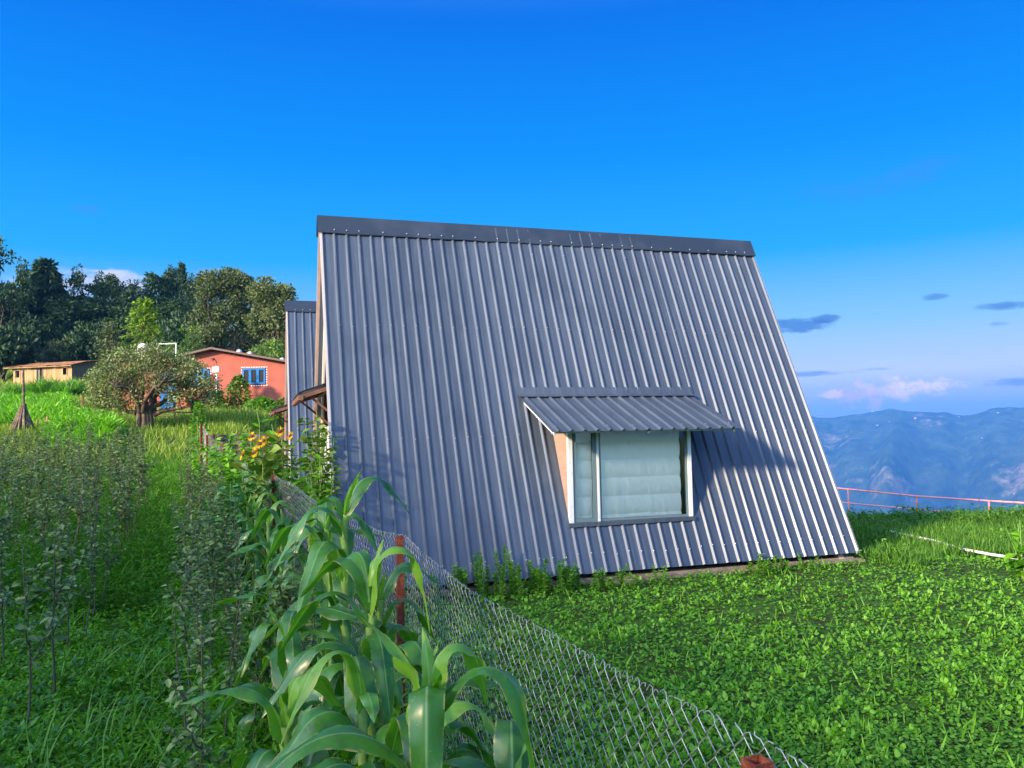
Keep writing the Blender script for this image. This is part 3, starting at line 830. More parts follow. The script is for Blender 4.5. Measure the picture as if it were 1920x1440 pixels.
for px, py in ((383, 656), (434, 656), (455, 660), (517, 672)):
    p = hp_(px, py); b = MB(); b.tube([p + (0, 1.2, -.02), p + (0.02, 1.2, .1), p + (.03, 1.2, .16)], [.16, .14, .03], 7); b.build('roof_stone', M_TINTOP, ro_)
def house_window(x0p, x1p, y0p, y1p, n):
    a = hp_(x0p, y1p); c = hp_(x1p, y0p); w = MB()
    t = .09
    w.box((a[0], -.05, a[2]), (a[0] + t, .02, c[2])); w.box((c[0] - t, -.05, a[2]), (c[0], .02, c[2])); w.box((a[0] + t, -.049, a[2]), (c[0] - t, .02, a[2] + t)); w.box((a[0] + t, -.049, c[2] - t), (c[0] - t, .02, c[2]))
    st = (c[0] - a[0]) / n
    for i in range(1, n): w.box((a[0] + i * st - .07, -.06, a[2] + t), (a[0] + i * st + .07, .02, c[2] - t))
    wn = w.build('window', M_BLUE, rh)
    for i in range(n):
        g_ = MB(); g_.box((a[0] + i * st + .06, -.02, a[2] + t), (a[0] + (i + 1) * st - .06, -.012, c[2] - t)); g_.build('pane', M_GLASSDARK, wn)
    # white painted dashes round the opening
    d_ = MB(); k = 0
    for xx in np.arange(a[0] - .08, c[0] + .08, .13):
        d_.box((xx, -.012, c[2] + .04), (xx + .08, .0, c[2] + .075)); d_.box((xx, -.012, a[2] - .095), (xx + .07, 0, a[2] - .06))
    for zz_ in np.arange(a[2] - .05, c[2], .13):
        d_.box((a[0] - .08, -.012, zz_), (a[0] - .045, 0, zz_ + .07)); d_.box((c[0] + .045, -.012, zz_), (c[0] + .08, 0, zz_ + .07))
    d_.build('painted_border', M_WHITE, wn)
house_window(455, 498, 690, 721, 3); house_window(348, 393, 692, 724, 4)
a = hp_(301, 782); c = hp_(329, 697)
b = MB(); b.box((a[0], -.05, 0), (c[0], .03, c[2]));
for i in range(4): b.box((a[0] + .06 + i * (c[0] - a[0] - .1) / 4, -.065, .15), (a[0] + .02 + (i + 1) * (c[0] - a[0] - .1) / 4, -.05, c[2] - .1))
dd_ = b.build('door', M_BLUE, rh)
b = MB(); b.box((c[0] - .1, -.09, c[2] * .5), (c[0] - .06, -.05, c[2] * .5 + .14)); b.build('handle', M_SCREW, dd_)
p = hp_(249, 675); tk = thing('water_tank', 'white water tank on the flat roof of the red house', 'tank', tuple(np.array([p[0] + ho[0], ho[1] + 1.2, ho[2] + lz + .12])))
b = MB(); b.tube([(0, 0, 0), (0, 0, .75), (0, 0, .88), (0, 0, .93)], [.3, .3, .2, .12], 14); b.build('body', M_WHITE, tk); b = MB(); b.tube([(0, 0, .93), (0, 0, 1.0)], .11, 10); b.build('lid', M_CLOTH, tk)
fr = thing('pipe_stand', 'white pipe frame standing on the flat roof beside the water tank', 'frame', tuple(np.array([hp_(275, 675)[0] + ho[0], ho[1] + 1.4, ho[2] + lz + .12])))
w_ = hp_(309, 675)[0] - hp_(275, 675)[0]
for x_ in (0, w_):
    b = MB(); b.tube([(x_, 0, 0), (x_, 0, .5), (x_, 0, .95)], .035, 8); b.build('upright', M_WHITE, fr)
b = MB(); b.tube([(0, 0, .93), (w_ / 2, 0, .92), (w_, 0, .93)], .03, 8); b.build('crossbar', M_WHITE, fr)
# lamp on a white pole
lp0 = at(406, 760, 40.5); zl = float(TZ(lp0[0], lp0[1]))
lp = thing('street_lamp', 'slim white lamp pole with a white meter box in front of the red wall', 'street lamp', (lp0[0], lp0[1], zl))
ht = at(406, 690, 40.5)[2] - zl
b = MB(); b.tube([(0, 0, 0), (0, 0, ht / 2), (0, 0, ht + .1)], .055, 8); b.build('pole', M_WHITE, lp)
b = MB(); b.box((-.18, -.14, ht - .22), (.16, -.04, ht + .05)); b.build('meter_box', M_WHITE, lp)
b = MB(); b.tube([(0, 0, ht + .1), (0, -.02, ht + .3), (-.04, -.1, ht + .42), (-.1, -.2, ht + .45)], .02, 6); b.tube([(-.06, -.16, ht + .46), (-.14, -.26, ht + .40)], [.05, .09], 8); b.build('lamp_head', M_AWNUNDER, lp)

# ------------------------------------------------------------------ wooden shed
YS = 82.0
A_ = at(25, 724, YS); B_ = at(135, 727, YS - 1.5); sh_yaw = math.atan2(B_[1] - A_[1], B_[0] - A_[0]); Ls = math.hypot(B_[0] - A_[0], B_[1] - A_[1])
sz = 7.55
sh = thing('wooden_shed', 'low weathered plank shed with a rusty tin roof on the bank', 'shed', (A_[0], A_[1], sz), sh_yaw)
b = MB(); hz_ = 2.0; dp = 3.4
dxs = [(.20 * Ls * 0 + .26, .78), (Ls * .455 - .33, Ls * .455 + .33), (Ls - 1.05, Ls - .62)]
# planks along the front with openings left free
x = 0.0
while x < Ls:
    w = min(random.uniform(.13, .21), Ls - x); t = random.uniform(0, .02); cx = x + w / 2
    segs = [(-.3, hz_)]
    if dxs[0][0] < cx < dxs[0][1]: segs = [(-.3, .95), (1.65, hz_)]
    if dxs[1][0] < cx < dxs[1][1]: segs = [(1.85, hz_)]
    if dxs[2][0] < cx < dxs[2][1]: segs = [(-.3, 1.05), (1.75, hz_)]
    for z0, z1 in segs: b.box((x + .006, -.03 - t, z0), (x + w - .006, .0 - t, z1))
    x += w
b.build('front_wall', M_PLANK, sh)
b = MB(); y = 0.02
while y < dp:
    w = random.uniform(.14, .22); t = random.uniform(0, .02); b.box((Ls - .0 + t, y + .006, -.3), (Ls + .03 + t, y + w - .006, hz_ + .35 * min(1, y / dp) + .25)); y += w
b.build('side_wall', M_PLANKGREY, sh)
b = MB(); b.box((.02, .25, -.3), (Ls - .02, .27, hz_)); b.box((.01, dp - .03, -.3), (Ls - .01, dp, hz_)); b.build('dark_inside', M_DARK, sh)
b = MB(); us = np.linspace(-.75, Ls + .35, 60); ripple = .025 * np.sin(us * 40) + .05 * vn(us * 1.3, us * 0, 71)
A = np.stack([np.stack([us, 0 * us - .55, hz_ - .02 + ripple], -1), np.stack([us, 0 * us + 1.6, hz_ + .52 + ripple], -1), np.stack([us, 0 * us + dp + .4, hz_ + .78 + ripple], -1)])
b.grid(A, smooth=False); b.grid(A[::-1] - np.array([0, 0, .04]), smooth=False)
rs = b.build('roof', M_RUSTROOF, sh); b = MB(); b.box((-.7, -.54, hz_ - .13), (Ls + .3, -.50, hz_ - .06)); b.build('eave_board', M_PLANK, rs)
for i, (x0, x1, z0, z1) in enumerate(((dxs[0][0], dxs[0][1], .95, 1.65), (dxs[2][0], dxs[2][1], 1.05, 1.75))):
    b = MB(); t = .1
    b.box((x0 - t, -.07, z0 - t), (x1 + t, -.045, z0)); b.box((x0 - t, -.07, z1), (x1 + t, -.045, z1 + t)); b.box((x0 - t, -.07, z0), (x0, -.045, z1)); b.box((x1, -.07, z0), (x1 + t, -.045, z1)); b.build('window', M_PLANK, sh)
b = MB(); b.box((dxs[1][0] - .06, -.07, -.3), (dxs[1][0] + .05, -.04, 1.9)); b.box((dxs[1][1] - .05, -.07, -.3), (dxs[1][1] + .06, -.04, 1.9)); b.box((dxs[1][0] + .06, .0, -.3), (dxs[1][0] + .34, .04, 1.8)); b.build('door', M_PLANKGREY, sh)
# grey cloth bundle hung over a post behind the roof
p = at(79, 668, 87); cb = thing('cloth_bundle', 'dark grey cloth bundle draped over a post behind the shed roof', 'bundle', (p[0], p[1], float(TZ(p[0], p[1]))))
zt = at(79, 656, 87)[2] - cb.location[2]
b = MB(); b.tube([(0, 0, zt - 1.3), (.02, 0, zt - .9), (0, 0, zt - .4), (-.05, 0, zt - .1), (-.06, 0, zt)], [.5, .46, .42, .3, .06], 9); b.build('cloth', M_CLOTH, cb); b = MB(); b.tube([(.2, 0, 0), (.2, 0, zt - .5), (.2, 0, zt - .3)], .06, 6); b.build('post', M_PLANKGREY, cb)

# ------------------------------------------------------------------ stone terrace wall, poles, rails
sw = MB(); x = -11.0
for row in range(4):
    x = -9.7 + random.uniform(0, .3)
    while x < -3.5:
        w = random.uniform(.22, .6); z0 = 1.27 + row * .165; hgt = .158
        V = []
        for i in (0, 1):
            for j in (0, 1):
                for k in (0, 1): V.append((x + i * (w - .02) + random.uniform(-.02, .02), 24.45 + j * .35 + random.uniform(-.03, .03) - (.04 if j == 0 else 0), z0 + k * hgt + random.uniform(-.02, .015)))
        sw.add(V, [[0, 1, 3, 2], [4, 6, 7, 5], [0, 4, 5, 1], [2, 3, 7, 6], [0, 2, 6, 4], [1, 5, 7, 3]], 0)
        x += w
so_ = sw.build('stone_wall', M_STONE); tag(so_, 'low dark dry stone terrace wall behind the fence posts', 'wall')
sw2 = MB(); p0 = at(225, 782, 38); p1 = at(450, 777, 38)
sw2.box((p0[0], 37.8, TZ(-14, 38) - .3), (p1[0], 38.1, TZ(-14, 38) + .12)); o = sw2.build('terrace_kerb', M_CONC); tag(o, 'straight concrete kerb across the grass terrace below the red house', 'kerb')

p = at(42, 826, 26.0); z0 = float(TZ(p[0], p[1])); st = thing('stalk_stack', 'bundle of dry stalks leaning round a tall bare pole', 'stack', (p[0], p[1], z0))
zt = at(42, 694, 26)[2] - z0
b = MB(); b.tube([(0, 0, -.1), (.02, 0, zt * .5), (-.01, 0, zt)], [.05, .045, .035], 7); b.build('pole', M_STRAW, st)
b = MB()
for i in range(46):
    a = random.uniform(0, 6.28); r0 = random.uniform(.32, .5); hh_ = random.uniform(.85, 1.2)
    b.tube([(r0 * math.cos(a), r0 * math.sin(a), 0), (.5 * r0 * math.cos(a), .5 * r0 * math.sin(a), hh_ * .55), (.06 * math.cos(a + .4), .06 * math.sin(a + .4), hh_)], [.035, .04, .03], 5, var=random.random())
b.build('stalks', M_STRAW, st)
p = at(154, 790, 33); z0 = float(TZ(p[0], p[1])); zt = at(154, 743, 33)[2] - z0
b = MB(); b.box((-.03, -.03, -.2), (.03, .03, zt)); o = b.build('fence_post', M_RUST); o.location = (p[0], p[1], z0); tag(o, 'lone rusty post in the tall grass below the shed', 'post')
rf = thing('rail_fence', 'old wooden rail fence in the shade beside the gnarled tree', 'fence', tuple(at(345, 790, 31)))
ro2 = np.array(rf.location); ro2[2] = TZ(ro2[0], ro2[1]); rf.location = ro2
for px, r_, tp in ((326, .045, 755), (362, .10, 748), (292, .04, 765)):
    q = at(px, tp, 31); b = MB(); b.tube([(q[0] - ro2[0], 0, -.2), (q[0] - ro2[0] + .02, 0, .4), (q[0] - ro2[0], 0, q[2] - ro2[2])], r_, 7); b.build('post', M_BARKDARK, rf)
for tp, dz in ((771, 0), (779, 0)):
    q0 = at(288, tp, 31); q1 = at(372, tp + 2, 31); b = MB(); b.tube([(q0[0] - ro2[0], -.06, q0[2] - ro2[2]), (0, -.06, (q0[2] + q1[2]) / 2 - ro2[2] - .04), (q1[0] - ro2[0], -.06, q1[2] - ro2[2])], .03, 6); b.build('rail', M_STRAW, rf)
for i, (px, hgt) in enumerate(((71, .45), (87, .75), (91, .6), (58, .3))):
    p = at(px, 812, 27); b = MB(); b.tube([(0, 0, -.1), (.01, 0, hgt / 2), (.03, 0, hgt)], .03, 6); o = b.build('garden_stake', M_PLANK); o.location = (p[0], p[1], TZ(p[0], p[1])); tag(o, ['short pale stake near the stalk stack, second from its pole', 'tallest pale stake right of the stalk stack', 'pale stake farthest right of the stalk stack', 'shortest pale stake beside the stalk stack'][i], 'stake', 'stakes beside the stalk stack')
b = MB(); p0 = at(-40, 809, 27); p1 = at(118, 806, 27); b.tube([(p0[0], 27, p0[2] - .02), ((p0[0] + p1[0]) / 2, 27, (p0[2] + p1[2]) / 2), (p1[0], 27, p1[2])], .06, 7); o = b.build('timber_log', M_PLANK); tag(o, 'long pale timber log laid along the terrace edge behind the stalk stack', 'log')

# ------------------------------------------------------------------ trees
def limb(b, p, q, r0, r1, k=5, n=5, wob=.12, sag=0.0):
    p = np.array(p, float); q = np.array(q, float); t = np.linspace(0, 1, n)[:, None]; L = np.linalg.norm(q - p)
    P = p * (1 - t) + q * t; w = rng.normal(0, 1, (n, 3)) * wob * L * (np.sin(t * math.pi)); P = P + w; P[:, 2] += sag * L * np.sin(t[:, 0] * math.pi)
    b.tube(P, np.linspace(r0, r1, n), k, cap=False, var=.5); return P


def clumps(b, C, per, cr, lsize, tpl, mat=0, flat=.75, wide=1.0):
    C = np.repeat(C, per, axis=0); n = len(C); d = rng.normal(0, 1, (n, 3)); d /= np.linalg.norm(d, axis=1)[:, None]
    rad = cr * rng.random(n)[:, None] ** .45; off_ = d * rad * np.array([1, 1, flat])
    ax = d + rng.normal(0, .6, (n, 3)) + np.array([0, 0, .15])
    cv_ = np.repeat(rng.random(n // per) * .5, per)
    b.scatter(tpl, C + off_, ax, lsize * (.65 + .7 * rng.random(n)), roll=rng.random(n) * 6.28, mat=mat, var=np.clip(cv_ + .5 * rng.random(n), 0, 1), wide=wide)


def broadleaf(H, R, lobes, nc, per, cr, ls, trunk_r, leaf, bark, tpl=T_QUAD, fork=.3, flat=.75):
    """trunk and crown meshes; lobes are ellipsoids (x, y, z, rx, ry, rz) in units of R and H"""
    tb = MB(); cb_ = MB()
    P = limb(tb, (0, 0, -.1 * H * .3), (0.02 * R, 0, fork * H), trunk_r, trunk_r * .75, 8, 6, .03)
    top_ = P[-1]; C = []
    wts = np.array([l[3] * l[4] * l[5] for l in lobes]) ** .66; wts /= wts.sum()
    for l, w in zip(lobes, wts):
        c = np.array([l[0] * R, l[1] * R, l[2] * H]); rr3 = np.array([l[3] * R, l[4] * R, l[5] * H])
        Pm = limb(tb, top_ - (0, 0, random.uniform(0, .1) * H), c, trunk_r * .5, trunk_r * .2, 5, 6, .07)
        m_ = max(3, int(nc * w)); d = rng.normal(0, 1, (m_, 3)); d /= np.linalg.norm(d, axis=1)[:, None]; q = c + d * rr3 * (.55 + .45 * rng.random(m_)[:, None] ** .5)
        q[:, 2] = np.maximum(q[:, 2], fork * H * .75)
        for x_ in q[::2]: limb(tb, Pm[random.randint(2, 5)], x_, trunk_r * .13, trunk_r * .03, 3, 4, .08)
        C.append(q)
    clumps(cb_, np.concatenate(C), per, cr, ls, tpl, flat=flat)
    return tb, cb_


def conifer(H, R, ls, leaf, levels=26, per=9, droop=-.25, top=.02, power=.8, spray=10):
    tb = MB(); cb_ = MB(); tb.tube([(0, 0, -.3), (0.02 * R, 0, H * .3), (-.02 * R, 0, H * .7), (0, 0, H)], [.035 * H * .6, .016 * H, .008 * H, .002 * H], 6, cap=False)
    for i in range(levels):
        f = (i + .5) / levels; z = H * (.12 + .87 * f); L = R * ((1 - f) ** power + top) 
        for k in range(per):
            a = random.uniform(0, 6.28); l = L * random.uniform(.65, 1.1); z_ = z + random.uniform(-.5, .5) * H / levels
            e = np.array([math.cos(a) * l, math.sin(a) * l, z_ + droop * l + .0]); s0 = np.array([0, 0, z_])
            limb(tb, s0, e, .006 * H * (1 - f) + .01, .01, 3, 4, .03, .06)
            t = rng.random(spray) ** .7; pos = s0 * (1 - t)[:, None] + e * t[:, None]; pos[:, 2] += .06 * l * np.sin(t * math.pi)
            ax = np.array([math.cos(a), math.sin(a), droop]) * .7 + rng.normal(0, .55, (spray, 3)) + np.array([0, 0, -.2])
            cb_.scatter(T_QUAD, pos, ax, ls * (.6 + .8 * rng.random(spray)), roll=rng.random(spray) * .8, var=np.clip(.3 * rng.random() + .7 * rng.random(spray), 0, 1), wide=.7)
    return tb, cb_


def tree_thing(kind, label, tb, cb_, bark, leaf, group, cat='tree'):
    t = thing(kind, label, cat, (0, 0, 0), 0, group); tb.build('trunk', bark, t); cb_.build('crown', leaf, t); return t


GB = 'trees on the hill behind the houses'
protos = {}
def lob(n, sp=.55, zl=.45, zh=.85, r=.42, rz=.16):
    out = []
    for i in range(n):
        a = 6.28 * i / n + random.uniform(-.4, .4); z = random.uniform(zl, zh); k = sp * (1 - .5 * max(0, (z - .6) / .4)) * random.uniform(.7, 1.1)
        out.append((k * math.cos(a), k * math.sin(a), z, r * random.uniform(.8, 1.2), r, rz * random.uniform(.8, 1.3)))
    out.append((0, 0, zh + .02, r * .9, r * .9, rz)); return out


def proto(key, *a, **k):
    protos[key] = a


# unit trees: height 10, crown radius 3.5
T_ = {}
T_['round'] = (broadleaf(10, 3.5, lob(7, .6, .42, .8, .45, .17), 170, 42, .75, .42, .22, 0, 0), L_DARK)
T_['airy'] = (broadleaf(10, 3.5, lob(6, .6, .5, .86, .34, .12), 85, 34, .62, .36, .16, 0, 0, fork=.35), L_DARK)
T_['tuft'] = (broadleaf(10, 3.5, lob(5, .5, .45, .9, .4, .14), 120, 38, .6, .38, .18, 0, 0, fork=.3), L_DARK)
T_['cedar'] = (conifer(10, 3.3, .66, 0, 30, 11, -.38, .12, .7, 15), L_CONIFER)
T_['spire'] = (conifer(10, 3.2, .55, 0, 26, 9, -.05, .03, .95, 12), L_CONIFER)
T_['layered'] = (conifer(10, 3.4, .62, 0, 15, 10, .05, .16, .6, 18), L_CONIFER)
T_['bush'] = (broadleaf(4, 3.0, lob(7, .6, .3, .72, .42, .24), 150, 44, .62, .38, .16, 0, 0, fork=.12), L_DARK)
UH = {'bush': (4, 3.0)}
BG = [
    # px, top py, width px, Y, kind, label
    (-5, 452, 100, 92, 'airy', 'tallest dark tree at the far left edge, leaning out of the photo'),
    (38, 490, 60, 100, 'airy', 'airy dark tree between the edge tree and the drooping cedar'),
    (80, 487, 110, 98, 'cedar', 'drooping dark cedar with a blunt top above the wooden shed'),
    (143, 503, 60, 100, 'airy', 'thin airy tree right of the drooping cedar with cloud behind it'),
    (196, 519, 70, 102, 'tuft', 'loose brownish green tree above the gap right of the shed'),
    (238, 524, 62, 102, 'round', 'dense dark round tree behind the bright green pine'),
    (286, 514, 66, 104, 'layered', 'flat layered conifer left of the narrow spire'),
    (318, 506, 44, 106, 'tuft', 'slender tufted tree just left of the narrow spire tree'),
    (340, 493, 62, 106, 'spire', 'narrow pointed spire conifer, tallest beside the big oaks'),
    (364, 522, 50, 104, 'tuft', 'small dark tree squeezed between spire conifer and oaks'),
    (20, 560, 90, 95, 'round', 'dense dark tree low behind the left end of the shed'),
    (115, 560, 90, 97, 'round', 'dark round tree under the cedar behind the shed roof'),
    (165, 570, 90, 98, 'tuft', 'dark tufted tree under the thin airy tree'),
    (215, 575, 90, 99, 'round', 'dark tree low between shed and bright pine'),
    (262, 560, 80, 108, 'round', 'dark tree filling the space behind the bright pine tip'),
    (325, 560, 90, 100, 'round', 'dark round tree below the spire conifer'),
    (60, 600, 80, 93, 'bush', 'dark bush directly behind the shed roof'),
    (8, 618, 90, 84, 'bush', 'black green bush at the left edge beside the shed'),
    (170, 612, 80, 92, 'bush', 'dark bush right of the round olive shrub'),
    (215, 606, 70, 88, 'bush', 'dark bush at the foot of the bright pine'),
    (255, 612, 70, 90, 'bush', 'dark bush hidden behind the bright pine trunk'),
    (310, 606, 80, 88, 'bush', 'dark bush between bright pine and the red house roof'),
    (355, 598, 80, 84, 'bush', 'dark bush left of the big oaks above the red roof'),
    (130, 640, 60, 88, 'bush', 'low dark bush close behind the shed roof end'),
    (395, 612, 90, 88, 'bush', 'dark bush under the left oak crown'),
    (440, 618, 90, 90, 'bush', 'dark bush seen between the oak trunks'),
    (490, 622, 90, 90, 'bush', 'dark bush under the right oak crown'),
    (545, 610, 80, 86, 'bush', 'dark bush right of the oaks beside the rear cabin roof'),
    (100, 545, 110, 104, 'round', 'dark round tree filling the space right of the cedar trunk'),
    (290, 560, 90, 108, 'round', 'dark round tree behind the flat layered conifer'),
    (45, 545, 100, 100, 'round', 'dark round tree left of the cedar trunk'),
    (180, 560, 90, 106, 'round', 'dark round tree behind the tufted ones right of the cedar'),
]
first = {}
def put_tree(px, topy, wpx, Y, kind, label, group=GB, cat='tree', name=None, base=None):
    p = at(px, 700, Y); z0 = float(TZ(p[0], p[1])) if base is None else base; H = at(px, topy, Y)[2] - z0; Wd = random.uniform(1.3, 1.6) * wpx / FPX * Y
    H0, R0 = UH.get(kind, (10, 3.5)); R0 = R0 * 1.15
    nm = name or {'cedar': 'cedar_tree', 'spire': 'conifer_tree', 'layered': 'conifer_tree', 'bush': 'dark_bush'}.get(kind, 'dark_tree')
    sc_ = (Wd / 2 / R0, Wd / 2 / R0, H / H0)
    cat = 'bush' if kind == 'bush' and cat == 'tree' else cat
    if kind not in first:
        (tb, cb_), leaf = T_[kind]; o = tree_thing(nm, label, tb, cb_, M_BARKDARK, leaf, group, cat); first[kind] = o
        o.location = (p[0], p[1], z0); o.scale = sc_
    else:
        o = dup(first[kind], (p[0], p[1], z0), random.uniform(0, 6.28), sc_, label, group); o.name = nm; o['category'] = cat
    return o


for r_ in BG: put_tree(*r_)
# oaks with olive brown crowns right above the red house
def big(px, topy, wpx, Y, mk, label, leaf, name='oak_tree', bark=M_BARK, base=None):
    p = at(px, 700, Y); z0 = float(TZ(p[0], p[1])) if base is None else base; H = at(px, topy, Y)[2] - z0; R = wpx / FPX * Y / 2
    tb, cb_ = mk(H, R); t = thing(name, label, 'tree', (p[0], p[1], z0), 0, GB); tb.build('trunk', bark, t); cb_.build('crown', leaf, t); return t


big(428, 503, 136, 76, lambda H, R: broadleaf(H, R, [(-.62, 0, .58, .36, .4, .15), (-.35, -.2, .82, .42, .4, .13), (.1, 0, .88, .4, .4, .10), (.42, 0, .8, .34, .4, .12), (-.55, -.3, .38, .34, .4, .10), (.1, -.3, .62, .3, .3, .10), (.5, .2, .55, .28, .3, .1), (-.2, -.3, .45, .25, .3, .06)], 300, 60, .66, .27, .26, 0, 0, fork=.25, flat=.8), 'big olive green oak with several crown lobes left above the red house', L_OAK)
big(512, 514, 104, 72, lambda H, R: broadleaf(H, R, [(-.3, 0, .84, .44, .4, .12), (.3, 0, .78, .45, .4, .12), (.62, -.1, .6, .36, .4, .12), (-.5, 0, .6, .3, .3, .1), (.1, -.3, .6, .3, .3, .08), (.7, 0, .42, .3, .3, .09), (-.1, -.2, .35, .3, .3, .06)], 230, 60, .62, .27, .2, 0, 0, fork=.22, flat=.8), 'second olive oak with bare stems showing, right above the red house roof', L_OAK)
big(480, 530, 90, 82, lambda H, R: broadleaf(H, R, lob(6, .6, .4, .8, .42, .14), 90, 36, .7, .3, .2, 0, 0, fork=.3), 'darker oak filling the gap behind the two olive oaks', L_DARK)
big(268, 561, 104, 66, lambda H, R: conifer(H, R, .34, 0, 22, 12, .12, .10, .62, 14), 'bright yellow green young pine above the gnarled tree', L_BRIGHT, 'young_pine')
big(205, 598, 50, 64, lambda H, R: broadleaf(H, R, lob(5, .5, .4, .85, .4, .14), 50, 30, .35, .2, .07, 0, 0), 'thin olive sapling tree left of the bright young pine', L_OAK, 'small_tree')
t = big(118, 631, 66, 88, lambda H, R: broadleaf(H, R, lob(7, .5, .35, .75, .5, .2), 90, 40, .45, .2, .12, 0, 0, fork=.12), 'round olive green shrub standing behind the middle of the shed roof', L_OAK, 'round_shrub'); t['category'] = 'shrub'
t = big(355, 585, 50, 70, lambda H, R: broadleaf(H, R, lob(6, .5, .3, .8, .45, .2), 60, 34, .4, .2, .1, 0, 0, fork=.1), 'mid green bush against the foot of the big oak', L_VINE, 'leafy_bush'); t['category'] = 'bush'
t = big(502, 630, 80, 60, lambda H, R: broadleaf(H, R, lob(6, .6, .3, .7, .45, .2), 80, 34, .4, .2, .1, 0, 0, fork=.1), 'dark green bush directly behind the red house roof', L_VINE, 'leafy_bush'); t['category'] = 'bush'
t = big(330, 632, 60, 55, lambda H, R: broadleaf(H, R, lob(6, .6, .3, .7, .45, .2), 60, 34, .35, .18, .1, 0, 0, fork=.1), 'bush rising behind the flat roof beside the pipe frame', L_VINE, 'leafy_bush'); t['category'] = 'bush'

# the gnarled small tree
YT = 28.0
p = at(272, 815, YT); zt0 = float(TZ(p[0], p[1])); gt = thing('gnarled_tree', 'gnarled small leaved tree with a thick split trunk in front of the red house', 'tree', (p[0], p[1], zt0))
tb = MB(); cb_ = MB()
def T3(px, py, dy=0.0):
    q = at(px, py, YT + dy); return q - np.array([p[0], p[1], zt0])
for k in range(11):   # fused root stems
    a = k * .6 + random.uniform(-.15, .15); r0 = .24 * random.uniform(.7, 1.1)
    bx_ = math.cos(a) * r0 * 1.25; by_ = math.sin(a) * r0
    tb.tube([(bx_ * 1.35, by_ * 1.35, -.15), (bx_, by_, .15), (bx_ * .8 + .02, by_ * .8, .45), (bx_ * .75, by_ * .7, .8), (bx_ * 1.1, by_ * .8, 1.02)], [.11, .10, .085, .095, .06], 7)
forks = [T3(262, 765), T3(280, 762), T3(272, 768, .3)]
limbs = [[(-.25, -.1, .75), T3(246, 772), T3(222, 760), T3(200, 745)], [(-.2, 0, .8), T3(258, 752), T3(248, 725), T3(228, 700)], [(0, 0, .85), T3(266, 745), T3(270, 712), T3(262, 680)],
         [(.12, 0, .85), T3(284, 750), T3(292, 720), T3(300, 685)], [(.25, 0, .8), T3(300, 757), T3(325, 738), T3(352, 722)], [(.2, .2, .8), T3(290, 745, .6), T3(320, 715, 1.0), T3(345, 690, 1.2)],
         [(0, .25, .8), T3(262, 740, .7), T3(235, 715, 1.1), T3(205, 700, 1.3)], [(0, -.2, .8), T3(275, 750, -.5), T3(290, 725, -.9), T3(310, 712, -1.2)], [(-.1, -.2, .8), T3(255, 748, -.6), T3(235, 725, -.9), T3(210, 722, -1.1)], [(.3, 0, .7), T3(310, 768), T3(345, 766), T3(372, 758)]]
lp_ = []
for L in limbs:
    L = np.array([np.array(q, float) for q in L]); t = np.linspace(0, 3, 10); P = np.stack([np.interp(t, range(4), L[:, i]) for i in range(3)], 1) + rng.normal(0, .035, (10, 3)) * (np.linspace(0, 1, 10)[:, None] > .05)
    tb.tube(P, np.linspace(.10, .03, 10), 6, cap=False); lp_.append(P)
LB = [(196, 712, 32, 34), (222, 690, 34, 30), (255, 672, 34, 24), (292, 668, 34, 24), (328, 680, 32, 24), (352, 700, 30, 24), (378, 722, 22, 16), (205, 742, 30, 20), (240, 715, 30, 26), (282, 700, 36, 26), (325, 712, 34, 18), (184, 725, 20, 24), (300, 730, 18, 10), (395, 712, 12, 8), (372, 752, 16, 6), (176, 742, 16, 14), (400, 728, 12, 8), (340, 738, 20, 8), (232, 752, 20, 10), (188, 756, 18, 10), (214, 764, 16, 8), (352, 744, 18, 10), (386, 742, 14, 9), (318, 752, 14, 7)]
C = []
for cx, cy, rx, ry in LB:
    n = int(rx * ry * .030) + 3; 
    for _ in range(n):
        a = random.uniform(0, 6.28); r = random.random() ** .5; dy_ = random.uniform(-1.3, 1.3) * (1 - .35 * abs(cx - 283) / 110)
        C.append(T3(cx + rx * r * math.cos(a), cy + ry * r * math.sin(a), dy_))
C = np.array(C)
allp = np.concatenate([q[3:] for q in lp_])
for c in C:
    j = np.argsort(((allp - c) ** 2).sum(1))[random.randint(0, 3)]
    limb(tb, allp[j], c, .022, .006, 4, 5, .09)
clumps(cb_, C, 44, .26, .085, T_LEAF3, flat=.85)
# upright shoots on top
for _ in range(46):
    cx = random.uniform(185, 345); cy = 668 + abs(cx - 275) * .28 + random.uniform(-6, 10); q = T3(cx, cy, random.uniform(-.9, .9)); e = q + np.array([random.uniform(-.08, .08), 0, random.uniform(.2, .42)])
    limb(tb, q, e, .009, .004, 3, 3, .02); tt = rng.random(16); cb_.scatter(T_LEAF3, q + (e - q) * tt[:, None], dirs(16, 10, 60), .07 + .04 * rng.random(16))
tb.build('trunk', M_BARK, gt); cb_.build('crown', L_OLIVE, gt)

